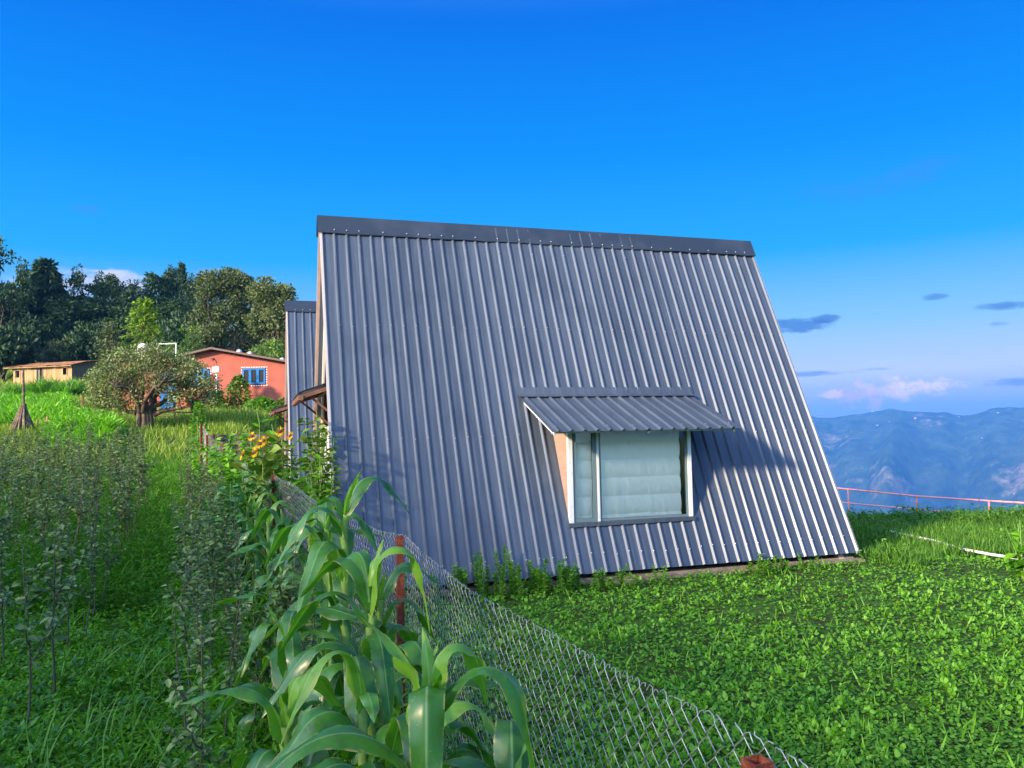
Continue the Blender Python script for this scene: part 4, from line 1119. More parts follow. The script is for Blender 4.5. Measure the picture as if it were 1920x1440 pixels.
# climbers and shrubs on the red wall
def leafy(name, label, cat, px, py0, wpx, hpx, Y, leaf, n, ls, group=None, tpl=T_LEAF3, prof=lambda f: math.sin(math.pi * min(1, f * .85 + .15)) ** .6, depth=.5, base=None):
    p = at(px, py0, Y); z0 = float(TZ(p[0], p[1])) if base is None else base
    H = at(px, py0 - hpx, Y)[2] - z0; Wd = wpx / FPX * Y / 2
    o = thing(name, label, cat, (p[0], p[1], z0), 0, group); b = MB(); f = rng.random(n) ** .8
    rad = np.array([prof(v) for v in f]) * Wd * rng.random(n) ** .4; a = rng.random(n) * 6.28
    lump = 1 + .3 * vn(f * 6, a * 1.5, 81)
    pos = np.stack([rad * np.cos(a) * lump, rad * np.sin(a) * depth * lump, f * H], -1)
    ax = np.stack([np.cos(a), np.sin(a) * depth, .25 + 0 * a], -1) + rng.normal(0, .5, (n, 3))
    b.scatter(tpl, pos, ax, ls * (.6 + .8 * rng.random(n)), roll=rng.normal(0, .5, n)); b.build('foliage', leaf, o)
    s_ = MB()
    for _ in range(7):
        x_ = random.uniform(-.3, .3) * Wd; s_.tube([(x_ * .3, 0, -.05), (x_, random.uniform(-.1, .1) * Wd, H * .45), (x_ * 1.4, random.uniform(-.1, .1) * Wd, H * .85)], [.012 + .004 * H, .01 + .003 * H, .004], 4, cap=False)
    s_.build('stem', M_GREENSTEM, o); return o


leafy('wall_creeper', 'tall narrow green creeper climbing the red wall beside the right window', 'creeper', 447, 790, 44, 84, 40.8, L_VINE, 1500, .17, depth=.35)
leafy('flowering_shrub', 'rounded shrub below the white lamp pole against the red wall', 'shrub', 403, 795, 52, 60, 40, L_VINE, 1300, .16, prof=lambda f: (1 - f * .6))
leafy('terrace_shrub', 'pale green shrub under the right window of the red house', 'shrub', 492, 795, 70, 48, 38, L_GRASS, 1500, .15)
leafy('terrace_shrub', 'leafy shrub where the red wall meets the rear cabin', 'shrub', 530, 800, 60, 50, 34, L_VINE, 1300, .14)
leafy('terrace_shrub', 'low shrub hugging the red wall left of the creeper', 'shrub', 424, 795, 40, 34, 39.5, L_VINE, 700, .14)
leafy('terrace_shrub', 'weedy shrub at the stone wall end near the leaning fence post', 'shrub', 372, 815, 26, 60, 23.8, L_GRASS, 700, .10)

# ------------------------------------------------------------------ apple saplings
def sapling(seed, H, bare=.3, branches=4, n=95, ls=.062):
    R_ = random.Random(seed); sb = MB(); lb = MB()
    z = np.linspace(0, H, 9); P = np.stack([.03 * np.sin(z * 3 + seed) + .01 * rng.normal(0, 1, 9), .03 * np.cos(z * 2.4 + seed * 2), z], -1); P[0, :2] = 0
    P[0, 2] = -.05; sb.tube(P, np.linspace(.0095, .003, 9), 5, cap=False)
    paths = [P]; 
    for k in range(branches):
        zz = H * R_.uniform(.35, .8); a = R_.uniform(0, 6.28); l = R_.uniform(.15, .38) * H * .7
        s0 = np.array([np.interp(zz, z, P[:, 0]), np.interp(zz, z, P[:, 1]), zz]); e = s0 + np.array([math.cos(a) * l * .55, math.sin(a) * l * .55, l * .85])
        B_ = s0 + (e - s0) * np.linspace(0, 1, 5)[:, None] + rng.normal(0, .006, (5, 3)); B_[0] = s0; sb.tube(B_, np.linspace(.006, .0022, 5), 4, cap=False); paths.append(B_)
    m_ = [n - branches * (n // (branches + 4))] + [n // (branches + 4)] * branches
    for Pp, mm in zip(paths, m_):
        t = rng.random(mm); t = (bare + (1 - bare) * t ** .8) if Pp is P else .25 + .75 * t
        f = t * (len(Pp) - 1); i = np.clip(f.astype(int), 0, len(Pp) - 2); q = Pp[i] + (Pp[i + 1] - Pp[i]) * (f - i)[:, None]
        ax = dirs(mm, -25, 50); ln = ls * (.6 + .75 * rng.random(mm)) * (1.1 - .45 * t)
        # short petiole
        lb.scatter(T_LEAF, q + ax * .015, ax + np.array([0, 0, -.1]), ln * 1.15, roll=rng.normal(0, .5, mm), wide=1.05)
    k = 9; lb.scatter(T_LEAF, np.tile(P[-1], (k, 1)), dirs(k, 35, 85), ls * .7, roll=rng.normal(0, .4, k), var=.9 + .1 * rng.random(k))
    return sb, lb


GS = 'young apple saplings in nursery rows'
SL = 'slim young apple sapling with grey green leaves among the crowded nursery rows'
sap = []
for i, (H, br, n) in enumerate(((1.45, 5, 170), (1.3, 4, 140), (1.6, 6, 210), (1.15, 4, 120), (1.4, 3, 140), (1.5, 7, 230), (1.7, 3, 110), (1.05, 6, 120))):
    sb, lb = sapling(i + 1, H, .33, br, n); o = thing('apple_sapling', SL, 'sapling', (0, 0, -50), 0, GS); sb.build('stem', M_STEM, o); lb.build('foliage', L_APPLE, o); sap.append([o, H, False])


def put_sap(x, y, h, label=SL, var=None, tilt=0.06):
    e = random.choice(sap) if var is None else sap[var]
    s_ = h / e[1]; loc = (x, y, float(TZ(x, y))); tl = (random.gauss(0, tilt), random.gauss(0, tilt)); rz = random.uniform(0, 6.28)
    w_ = s_ * random.uniform(.9, 1.2)
    if not e[2]:
        e[2] = True; o = e[0]; o.location = loc; o.scale = (w_, w_, s_); o.rotation_euler = (tl[0], tl[1], rz); o['label'] = label
    else: o = dup(e[0], loc, rz, (w_, w_, s_), label, GS, tl)
    return o


HERO = [(45, 1384, 1.22, 0, 'nearest tall sapling at the left with a dark bare lower stem'), (98, 1330, 1.22, 1, 'tall sapling with a dark stem second from the left in front'), (8, 1260, 1.1, 3, 'sapling cut by the left edge of the photo behind the nearest one'),
        (167, 1216, 1.05, 4, 'straight sapling with a rosette of drooping leaves near the path'), (128, 1240, 1.1, 1, 'sapling in the second row leaning behind the two front ones'), (194, 1166, 1.08, 2, 'bushy topped sapling on the edge of the grass path'),
        (238, 1064, 1.15, 4, 'last single sapling on the path edge before the rows close up'),
        (393, 1250, 1.25, 5, 'leafy sapling left of the corn beside the grass path'), (444, 1296, 1.2, 0, 'sapling with a thin bare stem just left of the corn leaves'), (473, 1440, 1.15, 2, 'front sapling left of the corn with dark grey leaves'),
        (520, 1440, 1.28, 5, 'tallest front sapling directly beside the big corn leaves'), (560, 1560, 1.12, 2, 'sapling at the bottom of the photo below the corn leaves'), (400, 1180, 1.2, 3, 'sapling halfway along the row left of the corn')]
pos = []
for px, py, h, v_, lab in HERO:
    d = ray(px, py); t = -1.8 / d[2]; q = EYE + d * t; put_sap(q[0], q[1], h, lab, v_, .03); pos.append(q[:2])


def fx(Y): return np.interp(Y, FP[:, 1], FP[:, 0])


def path_left(Y): return np.interp(Y, [0, 4.7, 11.4, 20, 26], [-2.4, -2.9, -5.35, -9.2, -12.2])


cnt = 0
for row in range(60):   # rows run parallel to the fence
    for j in range(60):
        Y = 7.6 + j * .52 + (row % 3) * .17; x = float(path_left(Y)) - .15 - row * .40
        Y += random.uniform(-.25, .25); x += random.uniform(-.22, .22)
        if Y > 21.5 or x < -.66 * Y - .5: continue
        if random.random() < (.35 if Y < 10.5 else .15): continue
        if any((x - a) ** 2 + (Y - b_) ** 2 < .06 for a, b_ in pos): continue
        if cnt < 195: put_sap(x, Y, random.uniform(1.0, 1.42)); cnt += 1
for Y in np.arange(5.2, 17, .38):
    for k in (0, 1):
        if random.random() < .2: continue
        y_ = Y + random.uniform(-.15, .15); put_sap(float(fx(y_)) + float(np.interp(y_, [5, 8, 12, 18], [-.95, -.75, -.5, -.4])) - .34 * k + random.uniform(-.1, .1), y_, random.uniform(.9, 1.3)); cnt += 1
for x, y in ((-1.15, 3.1), (-.95, 3.6), (-1.5, 3.9), (-1.25, 4.35), (-1.75, 4.8)): put_sap(x, y, random.uniform(.95, 1.25)); cnt += 1

# ------------------------------------------------------------------ corn
def corn_leaf(z0, az_, L, e0, bend, Wd, x0=0, y0=0, twist=0.0, fold=.35, wave=1.0, b0=.1, b1=.6, n=24):
    a = math.radians(az_); t = np.linspace(0, 1, n); e = np.radians(e0 - bend * (.85 * sm(t, b0, b1) + .15 * t)); ds = L / (n - 1)
    aa = a + np.radians(twist) * t * .6
    step = np.stack([np.cos(aa) * np.cos(e), np.sin(aa) * np.cos(e), np.sin(e)], -1); P = np.vstack([[0, 0, 0], np.cumsum(step[:-1] * ds, 0)]) + np.array([x0, y0, z0])
    side = np.stack([-np.sin(aa), np.cos(aa), 0 * aa], -1); N = np.cross(step, side); N /= np.linalg.norm(N, axis=1)[:, None]; N = -N
    tw = np.radians(twist) * t; s2 = side * np.cos(tw)[:, None] + N * np.sin(tw)[:, None]; N2 = N * np.cos(tw)[:, None] - side * np.sin(tw)[:, None]
    w = Wd * np.minimum(1, (t * 5.5 + .25)) ** .8 * (1 - t ** 2.4) ** .8; w[-1] = .002
    c = np.linspace(-.5, .5, 9); ph = random.uniform(0, 6.28)
    wv_ = (np.sin(t * 15 + ph)[:, None] * (c[None] > 0) + np.sin(t * 17 + ph + 2)[:, None] * (c[None] < 0)) * (np.abs(c) * 2)[None] ** 2 * Wd * .13 * wave * np.sin(t * math.pi)[:, None]
    lift = (np.abs(c)[None] ** 1.3 * fold * (1 - .5 * t)[:, None]) * w[:, None] * 1.3 + wv_ - .02 * Wd * (np.abs(c)[None] < .04)
    V = P[:, None] + s2[:, None] * (c[None, :, None] * w[:, None, None]) + N2[:, None] * lift[..., None]
    return V, np.tile(c, n)


GC = 'corn plants along the fence'
BIG = 1.12
def corn(x, y, H, label, leaves=None, seed=0, pale=True):
    R_ = random.Random(seed); z0 = float(TZ(x, y)); o = thing('corn_plant', label, 'corn plant', (x, y, z0), 0, GC)
    sb = MB(); zz = np.linspace(-.05, H * .8, 12); sb.tube(np.stack([.01 * np.sin(zz * 5), 0 * zz, zz], -1), np.where(np.arange(12) % 2 == 0, .0125, .0105) * np.linspace(1, .6, 12), 8, cap=False); sb.build('stalk', M_GREENSTEM, o)
    if leaves is None:
        leaves = []; n = 12; a0 = R_.uniform(0, 360)
        for i in range(n):
            f = i / (n - 1); a = a0 + (i % 2) * 180 + R_.uniform(-55, 55); e0 = R_.uniform(52, 72) + 12 * f
            leaves.append((H * (.20 + .60 * f), a, (.50 - .10 * abs(f - .4)) * (.6 + .4 * H / 1.4) * R_.uniform(.85, 1.2), e0, e0 + R_.choice((35, 60, 75, 82, 85)) - 18 * f, R_.uniform(.078, .105), R_.uniform(-40, 40), R_.uniform(.05, .2), R_.uniform(.45, .75)))
        leaves.append((H * .80, a0 + 60, .12 * H, 80, 25, .028, 30)); leaves.append((H * .78, a0 + 240, .2 * H, 76, 95, .055, -30))
    for k, L in enumerate(leaves):
        b = MB(); V, uu = corn_leaf(L[0], L[1], L[2] * (BIG if y < 4.5 else 1.05), L[3], L[4], L[5] * (BIG if y < 4.5 else 1.1), twist=L[6] if len(L) > 6 else 0, b0=L[7] if len(L) > 7 else .08, b1=L[8] if len(L) > 8 else .5)
        b.grid(V, 0, R_.uniform(.1, .9), uu)
        top_ = L[0] > H * .72 and L[3] > 78
        b.build('leaf', L_CORNPALE if (pale and top_) else L_CORN, o)
    # leaf sheaths
    for L in leaves[::2]:
        b = MB(); b.tube([(0, 0, max(0, L[0] - .13)), (0, 0, L[0] - .04), (.012 * math.cos(math.radians(L[1])), .012 * math.sin(math.radians(L[1])), L[0] + .01)], [.012, .017, .015], 8, cap=False); b.build('sheath', L_CORNPALE, o)
    return o


A_LV = [(1.17, -88, .50, 70, 158, .082, 6, .05, .32), (1.14, -6, .62, 58, 146, .078, -14, .12, .5), (1.06, 205, .38, 84, 45, .12, 10, .2, .9), (1.20, 30, .34, 84, 165, .085, 12, .1, .7),
        (.96, -165, .62, 56, 100, .080, 30, .1, .7), (.92, -20, .40, 50, 132, .080, -14, .02, .35), (.78, -172, .60, 50, 118, .085, -20, .1, .6), (.80, 4, .50, 48, 130, .075, 22, .05, .4), (.98, 118, .50, 62, 120, .085, -10, .1, .6),
        (.70, -95, .50, 60, 140, .088, 10, .05, .4), (.52, 60, .5, 50, 120, .075, -15, .1, .6), (.78, 95, .55, 58, 120, .085, 14, .1, .6), (.62, -140, .55, 55, 125, .085, -15, .1, .5), (.58, -45, .50, 55, 135, .08, 15, .1, .5),
        (1.20, 95, .17, 82, 34, .035, 30), (1.18, -60, .14, 78, 44, .03, -20)]
B_LV = [(1.18, 10, .62, 86, 172, .088, 10, .22, .62), (1.15, 185, .48, 60, 120, .085, -35, .1, .6), (1.02, -70, .55, 64, 140, .085, 18, .08, .5), (1.24, 120, .42, 74, 120, .08, 20, .15, .7), (.98, 190, .50, 52, 110, .09, 30, .1, .6), (.85, 20, .55, 56, 130, .085, -15, .1, .5),
        (.80, -120, .62, 52, 120, .09, 10, .1, .5), (.66, 170, .6, 48, 110, .088, -20, .1, .6), (.60, -30, .55, 50, 130, .08, 16, .1, .5), (1.22, 150, .5, 76, 120, .08, -12, .1, .6), (.9, -150, .55, 60, 130, .09, 15, .1, .5), (1.30, 60, .18, 82, 35, .035, 20)]
corn(-.225, 2.06, 1.42, 'nearest corn plant with broad hanging leaves in front of the fence', A_LV, 1)
CP = [(-.02, 2.42, 1.06, None, 'short corn plant against the fence mesh right of the nearest one'), (-.50, 2.62, 1.26, None, 'corn plant just behind and left of the nearest one'), (-.56, 3.1, 1.5, B_LV, 'corn plant with a high looped leaf beside the rusty post'),
      (-.36, 3.25, 1.15, None, 'shorter corn plant between the looped leaf one and the fence'), (-.80, 3.8, 1.86, None, 'tallest corn plant with its tip against the cabin corner'), (-.98, 4.3, 1.62, None, 'corn plant behind the tallest one'),
      (-1.15, 4.9, 1.62, None, 'corn plant left of the tallest with pale upright leaves'), (-1.42, 5.6, 1.55, None, 'middle corn plant of the row along the fence'), (-1.85, 6.4, 1.4, None, 'corn plant in front of the second rusty post'),
      (-2.2, 7.2, 1.35, None, 'corn plant left of the second rusty post'), (-2.6, 8.1, 1.4, None, 'corn plant third from the far end of the row'), (-3.05, 9.2, 1.3, None, 'corn plant second from the far end of the row'), (-3.6, 10.3, 1.35, None, 'farthest corn plant of the row, left of the sunflowers'),
      (-.62, 2.22, .95, None, 'low corn plant at the bottom of the photo left of the nearest one'), (-1.35, 4.55, 1.2, None, 'small corn plant mixed with the saplings'),
      (-.78, 2.75, 1.12, None, 'low spreading corn plant behind the bottom front ones'), (-.95, 3.35, 1.3, None, 'corn plant left of the high looped leaf'), (-.30, 2.72, 1.0, None, 'low corn plant behind the nearest one touching the mesh'), (-.68, 4.05, 1.3, None, 'corn plant right beside the fence behind the rusty post line')]
for i, (x, y, H, lv, lab) in enumerate(CP): corn(x, y, H, lab, lv, 20 + i)

# ------------------------------------------------------------------ sunflowers and tall plants by the cabin
def big_leaves(b, n, z0, z1, r0, r1, ls, drp=-10, up=45, wide=1.5, tpl=None):
    z = z0 + (z1 - z0) * rng.random(n); a = rng.random(n) * 6.28; r = (r0 + (r1 - r0) * rng.random(n)) * (1.15 - .5 * (z - z0) / (z1 - z0 + 1e-6))
    pos = np.stack([np.cos(a) * r * .35, np.sin(a) * r * .35, z], -1); e = np.radians(drp + (up - drp) * rng.random(n)); ax = np.stack([np.cos(a) * np.cos(e), np.sin(a) * np.cos(e), np.sin(e)], -1)
    b.scatter(tpl or T_LEAF, pos, ax, ls * (.6 + .6 * rng.random(n)), roll=rng.normal(0, .4, n), wide=wide)


def sunflower(px, py, Y, label, heads=1, face=(-.35, -.85, .25)):
    top_ = at(px, py, Y); x, y = top_[0], top_[1]; z0 = float(TZ(x, y)); H = top_[2] - z0
    o = thing('sunflower', label, 'sunflower', (x, y, z0), 0, 'sunflowers by the rear cabin')
    s_ = MB(); s_.tube([(0.03, 0, -.05), (.02, 0, H * .5), (0, .01, H * .93), (face[0] * .05, face[1] * .05, H)], [.014, .011, .008, .007], 6); s_.build('stem', M_GREENSTEM, o)
    b = MB(); big_leaves(b, 44, .25 * H, H * .95, .1, .35, .19); b.build('foliage', L_VINE if heads else L_WEED, o)
    for k in range(heads):
        F = np.array(face) + np.array([random.uniform(-.5, .4), 0, random.uniform(-.2, .3)]); F /= np.linalg.norm(F); c = np.array([face[0] * .06, face[1] * .06, H]) + (0 if k == 0 else 1) * np.array([random.uniform(-.16, .16), -.02, random.uniform(-.22, .02)])
        X = np.cross(F, (0, 0, 1)); X /= np.linalg.norm(X); Yv = np.cross(X, F)
        hb = MB(); q = 18; a = np.arange(q) * 2 * math.pi / q + rng.normal(0, .06, q); ax = np.cos(a)[:, None] * X + np.sin(a)[:, None] * Yv + F * .25
        hb.scatter(T_LEAF, c + (np.cos(a)[:, None] * X + np.sin(a)[:, None] * Yv) * .022, ax, .050 + .010 * rng.random(q), wide=.9); hd = hb.build('flower_head', L_PETAL, o)
        db = MB(); db.tube([c - F * .006, c + F * .008, c + F * .013], [.030, .028, .01], 14); db.build('seed_disc', M_BARKDARK, hd)
    return o


sunflower(477, 818, 11.2, 'sunflower facing left of centre, highest of the cluster', 1)
sunflower(492, 832, 10.8, 'double headed sunflower in the middle of the cluster', 2)
sunflower(499, 826, 11.4, 'sunflower partly hidden behind the double headed one', 1)
sunflower(528, 809, 11.6, 'sunflower at the right of the cluster nearest the rear cabin', 1, (-.2, -.8, .1))
sunflower(464, 853, 10.4, 'sunflower seen edge on at the lower left of the cluster', 1, (-.95, -.2, .1))
sunflower(549, 817, 12.0, 'small sunflower in front of the rear cabin wall', 1)
sunflower(511, 822, 11.9, 'small flowered sunflower between the middle and right ones', 1)
sunflower(486, 772, 11.6, 'tall leafy sunflower without an open flower', 0)
sunflower(470, 800, 12.2, 'leafy unopened sunflower left of the tall one', 0)
sunflower(513, 795, 12.4, 'leafy unopened sunflower right of the tall one', 0)


def tall_plant(px, py, Y, wd, label, leaf, n=90, ls=.12, group='tall leafy plants by the cabins'):
    top_ = at(px, py, Y); x, y = top_[0], top_[1]; z0 = float(TZ(x, y)); H = top_[2] - z0; o = thing('tall_leafy_plant', label, 'plant', (x, y, z0), 0, group)
    s_ = MB(); b = MB()
    for k in range(5):
        a = k * 1.3 + random.random(); e = np.array([math.cos(a) * wd * random.uniform(.3, 1), math.sin(a) * wd * random.uniform(.3, 1), H * random.uniform(.7, 1.0)]); e = e if k else np.array([0, 0, H])
        P = np.array([0, 0, -.05]) + (e - np.array([0, 0, -.05])) * np.linspace(0, 1, 6)[:, None]; P[:, :2] *= (np.linspace(0, 1, 6) ** .7)[:, None]
        s_.tube(P, np.linspace(.011, .004, 6), 5, cap=False); m_ = n // 5; t = .12 + .88 * rng.random(m_); f = t * 5; i = np.clip(f.astype(int), 0, 4); q = P[i] + (P[i + 1] - P[i]) * (f - i)[:, None]
        b.scatter(T_LEAF, q, dirs(m_, -25, 35), ls * (.6 + .7 * rng.random(m_)) * (1.15 - .4 * t), roll=rng.normal(0, .4, m_), wide=1.1)
    s_.build('stem', M_GREENSTEM, o); b.build('foliage', leaf, o); return o


tall_plant(594, 772, 9.7, .32, 'tall plant with pale drooping leaves at the near cabin gable', L_VINE, 380, .15)
tall_plant(612, 800, 9.3, .30, 'leafy plant pressed against the near cabin corner', L_VINE, 340, .14)
tall_plant(578, 830, 9.9, .34, 'broad leafy plant below the porch canopy', L_WEED, 340, .15)
tall_plant(545, 862, 10.0, .36, 'broad dark leafed plant right of the second rusty post', L_WEEDBLUE, 380, .16)
tall_plant(520, 868, 10.9, .36, 'dark leafed plant under the sunflowers', L_WEEDBLUE, 380, .16)
tall_plant(600, 860, 9.0, .3, 'dark leafy plant at the foot of the near cabin corner', L_WEED, 320, .13)
tall_plant(455, 880, 9.6, .36, 'blue green leafed plant left of the second rusty post', L_WEEDBLUE, 380, .17)
tall_plant(432, 905, 8.4, .34, 'blue green plant between the corn and the saplings', L_WEEDBLUE, 340, .15)
tall_plant(430, 815, 14.5, .7, 'sunlit yellow green plant beside the third rusty post', L_LAWN, 700, .15)
tall_plant(460, 818, 13.8, .7, 'sunlit yellow green plant right of the third rusty post', L_LAWN, 700, .15)
tall_plant(406, 822, 16, .7, 'sunlit yellow green plant left of the third rusty post', L_LAWN, 700, .15)
tall_plant(1912, 975, 9.6, .3, 'broad leafed plant cut by the right edge near the white pipe', L_WEED, 60, .17)

# clumps of weeds along the foot of the cabin wall
def weed_clump(lx, w, H, label, n=500):
    x = bl0[0] + lx * math.cos(YAW) + .22 * math.sin(YAW); y = bl0[1] + lx * math.sin(YAW) - .22 * math.cos(YAW); z0 = float(TZ(x, y))
    o = thing('weed_clump', label, 'weeds', (x, y, z0), YAW, 'weed clumps along the cabin wall'); b = MB(); s_ = MB()
    for k in range(max(6, int(w * 45))):
        bx_ = random.uniform(-w, w) * .9; by_ = random.uniform(-.25, .18); h = H * random.uniform(.5, 1.1) * (1 - .4 * abs(bx_) / w); e = np.array([bx_ + random.uniform(-.08, .08), by_ + random.uniform(-.08, .08), h])
        s_.tube([(bx_, by_, -.03), (bx_ * .5 + e[0] * .5, by_, h * .5), e], [.003, .0025, .0015], 3, cap=False)
        m_ = int(n / (w * 45)) + 4; t = .1 + .9 * rng.random(m_); q = np.array([bx_, by_, 0]) + (e - np.array([bx_, by_, 0])) * t[:, None]
        b.scatter(T_LEAF3, q, dirs(m_, 0, 55), .045 * (.5 + .8 * rng.random(m_)), roll=rng.normal(0, .5, m_), wide=.7)
    s_.build('stem', M_GREENSTEM, o); b.build('foliage', L_GRASS, o); return o


for a in ((1.75, .75, .55, 'largest dense weed clump at the cabin wall beside the fence', 6500), (2.5, .4, .36, 'lower weed clump right of the largest one', 2200), (3.2, .24, .3, 'weed clump under the window at the cabin wall', 900),
          (3.85, .12, .22, 'thin weed under the right half of the window', 160), (4.45, .14, .12, 'small weed below the right window corner', 160), (5.45, .32, .26, 'weed clump near the right end of the cabin wall', 1100), (5.95, .14, .2, 'small weed just before the right cabin corner', 200),
          (7.25, .3, .3, 'weeds growing past the right corner of the cabin', 500), (.7, .4, .4, 'weeds between the fence and the cabin corner', 700)): weed_clump(*a)

# ------------------------------------------------------------------ ground cover
def field(n, y0, y1, xl, xr, power):
    """points between the curves xl(Y) and xr(Y), denser near the camera"""
    u = rng.random(n); q = 1 - power; Y = (y0 ** q + u * (y1 ** q - y0 ** q)) ** (1 / q)
    a = xl(Y); b_ = xr(Y); return a + (b_ - a) * rng.random(n), Y


def rosettes(b, x, y, k, hmin, hmax, spread, ls, tpl, lo=5, hi=55, wide=1.0, mat=0, grow=0.0, var_hi=1.0):
    n = len(x); h = hmin + (hmax - hmin) * rng.random(n) ** 1.5; z = TZ(x, y); g_ = 1 + grow * np.clip(y - 5, 0, 30)
    X = np.repeat(x, k); Yy = np.repeat(y, k); Z = np.repeat(z, k); Hh = np.repeat(h, k); G = np.repeat(g_, k); m_ = n * k
    a = rng.random(m_) * 6.28; f = rng.random(m_); r = spread * np.repeat(.6 + .8 * rng.random(n), k) * f * G
    e = np.radians(lo + (hi - lo) * rng.random(m_)); ax = np.stack([np.cos(a) * np.cos(e), np.sin(a) * np.cos(e), np.sin(e)], -1)
    pos = np.stack([X + np.cos(a) * r, Yy + np.sin(a) * r, Z + Hh * (.3 + .7 * rng.random(m_)) * (1 - .5 * f)], -1)
    pv = np.repeat(rng.random(n), k) * .6
    b.scatter(tpl, pos, ax, ls * (.6 + .8 * rng.random(m_)) * G, roll=rng.normal(0, .35, m_), var=(pv + .4 * rng.random(m_)) * var_hi, wide=wide, mat=mat)


def blades(b, x, y, h, wide=1.0, spread=.25, mat=0, tpl=None, var=None):
    n = len(x); a = rng.random(n) * 6.28; ax = np.stack([np.cos(a) * spread, np.sin(a) * spread, np.ones(n)], -1)
    b.scatter(tpl or T_BLADE, np.stack([x, y, TZ(x, y) - .01], -1), ax, h, roll=rng.random(n) * 6.28, wide=wide, mat=mat, var=var)


FL = lambda Y: -.72 * Y - .9
b = MB()
x, y = field(15000, 1.1, 24, FL, lambda Y: fx(Y) - .02, 1.0 + 1e-6)

rosettes(b, x, y, 15, .05, .22, .10, .036, T_LEAF3, grow=.05)
x, y = field(1000, 1.2, 22, FL, lambda Y: fx(Y) - .05, 1.2)
rosettes(b, x, y, 10, .10, .30, .09, .06, T_LEAF3, 0, 50, .8, mat=1, grow=.02)
x, y = field(2400, 8, 23, lambda Y: -.68 * Y - .5, lambda Y: path_left(Y) + .5, .6)
rosettes(b, x, y, 16, .2, .6, .12, .07, T_LEAF3, 0, 60, .6, var_hi=.4)
x, y = field(1500, 2, 20, lambda Y: fx(Y) - 1.3, lambda Y: fx(Y) - .05, .9)
rosettes(b, x, y, 14, .15, .5, .12, .07, T_LEAF3, 0, 60, .6)
o = b.build('undergrowth', [L_WEED, L_WEEDBLUE]); tag(o, 'low leafy weeds covering the ground between the sapling rows', 'weeds', kind='stuff')
b = MB()
x, y = field(9000, 1.2, 24, FL, lambda Y: fx(Y) + .1, 1.2); k_ = vn(x * 1.3, y * 1.3, 92) > -.1; x, y = x[k_], y[k_]
blades(b, x, y, (.14 + .22 * rng.random(len(x))) * (1 + .02 * y), .8, .35, tpl=T_BLADE2)
# tall grass of the path, sunlight further back put into lighter blade colour
x, y = field(34000, 8, 23, lambda Y: path_left(Y) - 1.2, lambda Y: fx(Y) - .2, 0.4); k_ = vn(x * 1.1, y * .8, 86) + .5 * vn(x * 3, y * 3, 87) + .9 * sm(y, 13, 18) > 0; x, y = x[k_], y[k_]
blades(b, x, y, (.12 + .26 * rng.random(len(x)) ** 1.5) * (.6 + .4 * sm(y, 9, 18)), 1.0, .3, mat=0, var=rng.random(len(x)) * .5 + .5 * sm(y, 11, 18))
o = b.build('path_grass', [L_GRASS, L_DRYGRASS]); tag(o, 'grass blades among the weeds and along the path', 'grass', kind='stuff')

# hillside grass from the sapling field up to the trees
b = MB()
def edge_r(Y): return np.interp(Y, [20, 30, 45, 90], [-5.5, -8, -11, -17])
x, y = field(120000, 21, 95, lambda Y: -.70 * Y - 3, edge_r, 1.4)
front = (np.abs(x / y + .43) < .07) & (y < 28.4); back = (x / y > -.41) & (y > 21.5) & (y < 24.6); k_ = ~(back | (front & (rng.random(len(x)) < .8))); x, y = x[k_], y[k_]
n_ = vn(x * .25, y * .25, 93)
blades(b, x, y, (.14 + .26 * rng.random(len(x)) + .28 * np.clip(n_, 0, 1)) * (1 + .012 * y), 1.7, .35, var=np.clip(.5 + .5 * n_ + .3 * rng.normal(0, 1, len(x)), 0, 1))
o = b.build('hillside_grass', [L_DRYGRASS]); tag(o, 'long sunlit grass on the rising terraces', 'grass', kind='stuff')
b = MB()
x, y = field(2600, 30, 58, lambda Y: -.68 * Y - 2, lambda Y: -.555 * Y, 1.0 + 1e-6)
rosettes(b, x, y, 10, .25, .8, .30, .42, T_LEAF3, 20, 75, .5)
x, y = field(2200, 24, 33, lambda Y: -.575 * Y, lambda Y: -.50 * Y, 1.0 + 1e-6)
rosettes(b, x, y, 10, .2, .75, .3, .3, T_LEAF3, 20, 75, .5)
o = b.build('terrace_crop', [L_LAWN]); tag(o, 'bright green leafy crop below the wooden shed', 'crop', kind='stuff')
for i, (px, py, Y, w_, lab) in enumerate(((88, 748, 66, 1.6, 'largest dark green grass tussock on the bank below the shed door'), (134, 752, 62, 1.4, 'grass tussock on the bank under the right end of the shed'), (30, 745, 68, 1.2, 'yellowish grass tussock on the bank at the left end of the shed'), (68, 738, 74, 1.3, 'grass tussock touching the shed wall below its door'))):
    p = at(px, py, Y); o = thing('grass_tussock', lab, 'tussock', (p[0], p[1], float(TZ(p[0], p[1]))), 0, 'tussocks on the shed bank'); b = MB(); n = 700; a = rng.random(n) * 6.28; r = rng.random(n) * w_ * .35
    b.scatter(T_BLADE2, np.stack([np.cos(a) * r, np.sin(a) * r, 0 * r], -1), np.stack([np.cos(a) * .9 * rng.random(n), np.sin(a) * .9 * rng.random(n), 1 + 0 * a], -1), w_ * (.8 + .5 * rng.random(n)), roll=rng.random(n) * 6.28, wide=1.3); b.build('blades', L_GRASS, o)

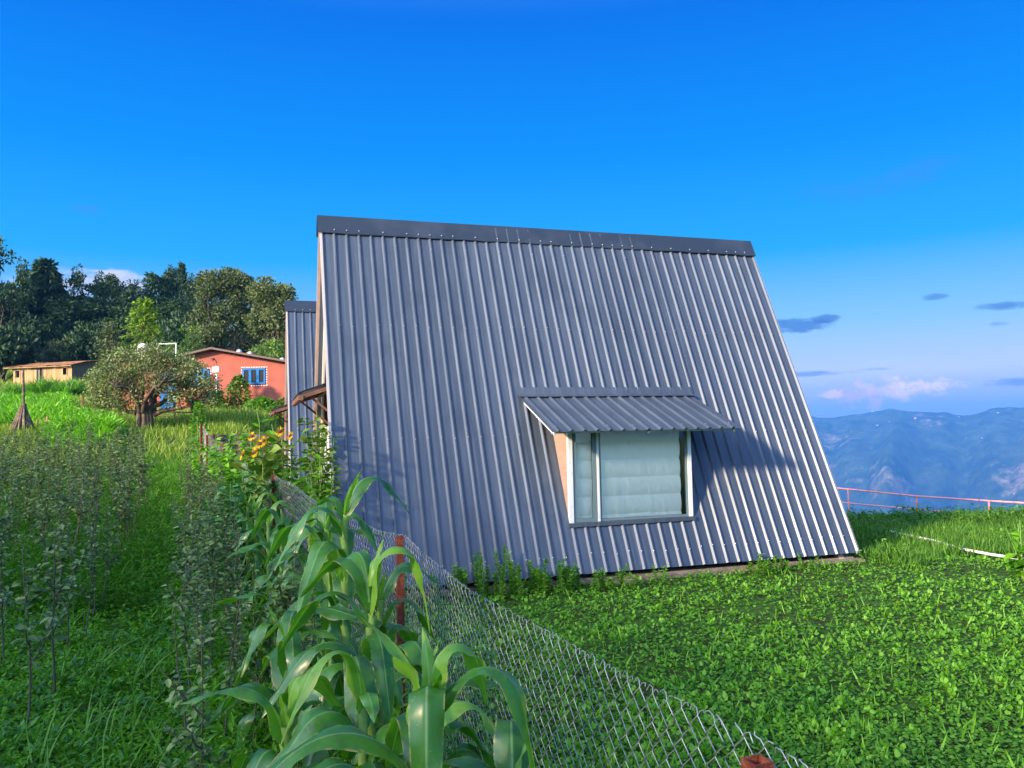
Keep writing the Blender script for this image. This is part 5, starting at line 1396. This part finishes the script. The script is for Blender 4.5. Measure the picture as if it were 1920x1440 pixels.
# lawn sown with seedlings
b = MB()
LR = lambda Y: .70 * Y + 1.2
x, y = field(150000, 1.4, 15, lambda Y: fx(Y) + .02, LR, 1.45)
inside = ((x - bl0[0]) * -math.sin(YAW) + (y - bl0[1]) * math.cos(YAW) > .12) & ((x - bl0[0]) * math.cos(YAW) + (y - bl0[1]) * math.sin(YAW) < HL + .1)
k_ = (~inside) & (vn(x * 2.2, y * 2.2, 94) + .5 * vn(x * 6, y * 6, 95) > -1.0); x, y = x[k_], y[k_]; n = len(x); a = rng.random(n) * 6.28; e = np.radians(rng.normal(5, 18, n))
b.scatter(T_ROUND, np.stack([x, y, TZ(x, y) + .008 + .035 * rng.random(n)], -1), np.stack([np.cos(a) * np.cos(e), np.sin(a) * np.cos(e), np.sin(e)], -1), (.017 + .013 * rng.random(n)) * (1 + .07 * np.clip(y - 3, 0, 12)), roll=rng.normal(0, .3, n), wide=1.0)
o = b.build('lawn_clover', [L_CLOVER]); tag(o, 'mat of small round leaves covering the lawn', 'ground cover', kind='stuff')
b = MB()
def cut(x, y):
    ins = ((x - bl0[0]) * -math.sin(YAW) + (y - bl0[1]) * math.cos(YAW) > -.05) & ((x - bl0[0]) * math.cos(YAW) + (y - bl0[1]) * math.sin(YAW) < HL + .15)
    return x[~ins], y[~ins]
x, y = cut(*field(9500, 1.5, 15, lambda Y: fx(Y) + .03, LR, 1.1)); k_ = vn(x * 1.1, y * 1.1, 96) + .6 * vn(x * 3.1, y * 3.1, 89) + 1.0 * rng.random(len(x)) > .25; x, y = x[k_], y[k_]
rosettes(b, x, y, 5, .03, .10, .028, .031, T_ROUND, 20, 75, .95, grow=.03)
x, y = cut(*field(5000, 1.5, 15, lambda Y: fx(Y) + .03, LR, 1.15))
blades(b, x, y, .07 + .10 * rng.random(len(x)), 1.6, .45)
o = b.build('seedlings', [L_LAWN]); tag(o, 'light green seedlings sprouting all over the lawn', 'seedlings', kind='stuff')
b = MB()
x, y = field(46000, 10.5, 22, lambda Y: np.maximum(4.6 + 0 * Y, .25 * Y), lambda Y: .72 * Y + 2, 1.0 + 1e-6)
lx = (x - bl0[0]) * math.cos(YAW) + (y - bl0[1]) * math.sin(YAW); k_ = (lx > HL + .1) & (vn(x * .7, y * .7, 97) > -.85) & (y > 10.9 + .9 * vn(x * .8, y * .8, 98)); x, y = x[k_], y[k_]
blades(b, x, y, (.10 + .20 * rng.random(len(x)) * (1 + .5 * vn(x * .6, y * .6, 99))) * (.7 + .1 * sm(y, 14, 18)), 1.3, .35, mat=0)
x, y = field(900, 15.5, 19.5, lambda Y: .25 * Y, lambda Y: .72 * Y + 2, 1.0 + 1e-6); rosettes(b, x, y, 14, .1, .36, .12, .07, T_LEAF3)
o = b.build('tall_grass', [L_SHORTGRASS]); tag(o, 'taller grass and weeds between the cabin and the pink railing', 'grass', kind='stuff')

# ------------------------------------------------------------------ air
HZ = bpy.data.materials.new('blue_haze'); HZ.use_nodes = True; t = HZ.node_tree; t.nodes.clear(); q = NT(t)
pv = q.n('ShaderNodeVolumePrincipled', {'Color': (.06, .27, .82, 1), 'Density': 0.00018, 'Anisotropy': 0.0})
ho_ = q.n('ShaderNodeOutputMaterial'); t.links.new(pv.outputs[0], ho_.inputs['Volume'])
b = MB(); b.box((-6750, -1300, -720), (6750, 6750, 165)); hz = b.build('haze', HZ); tag(hz, kind='stuff')
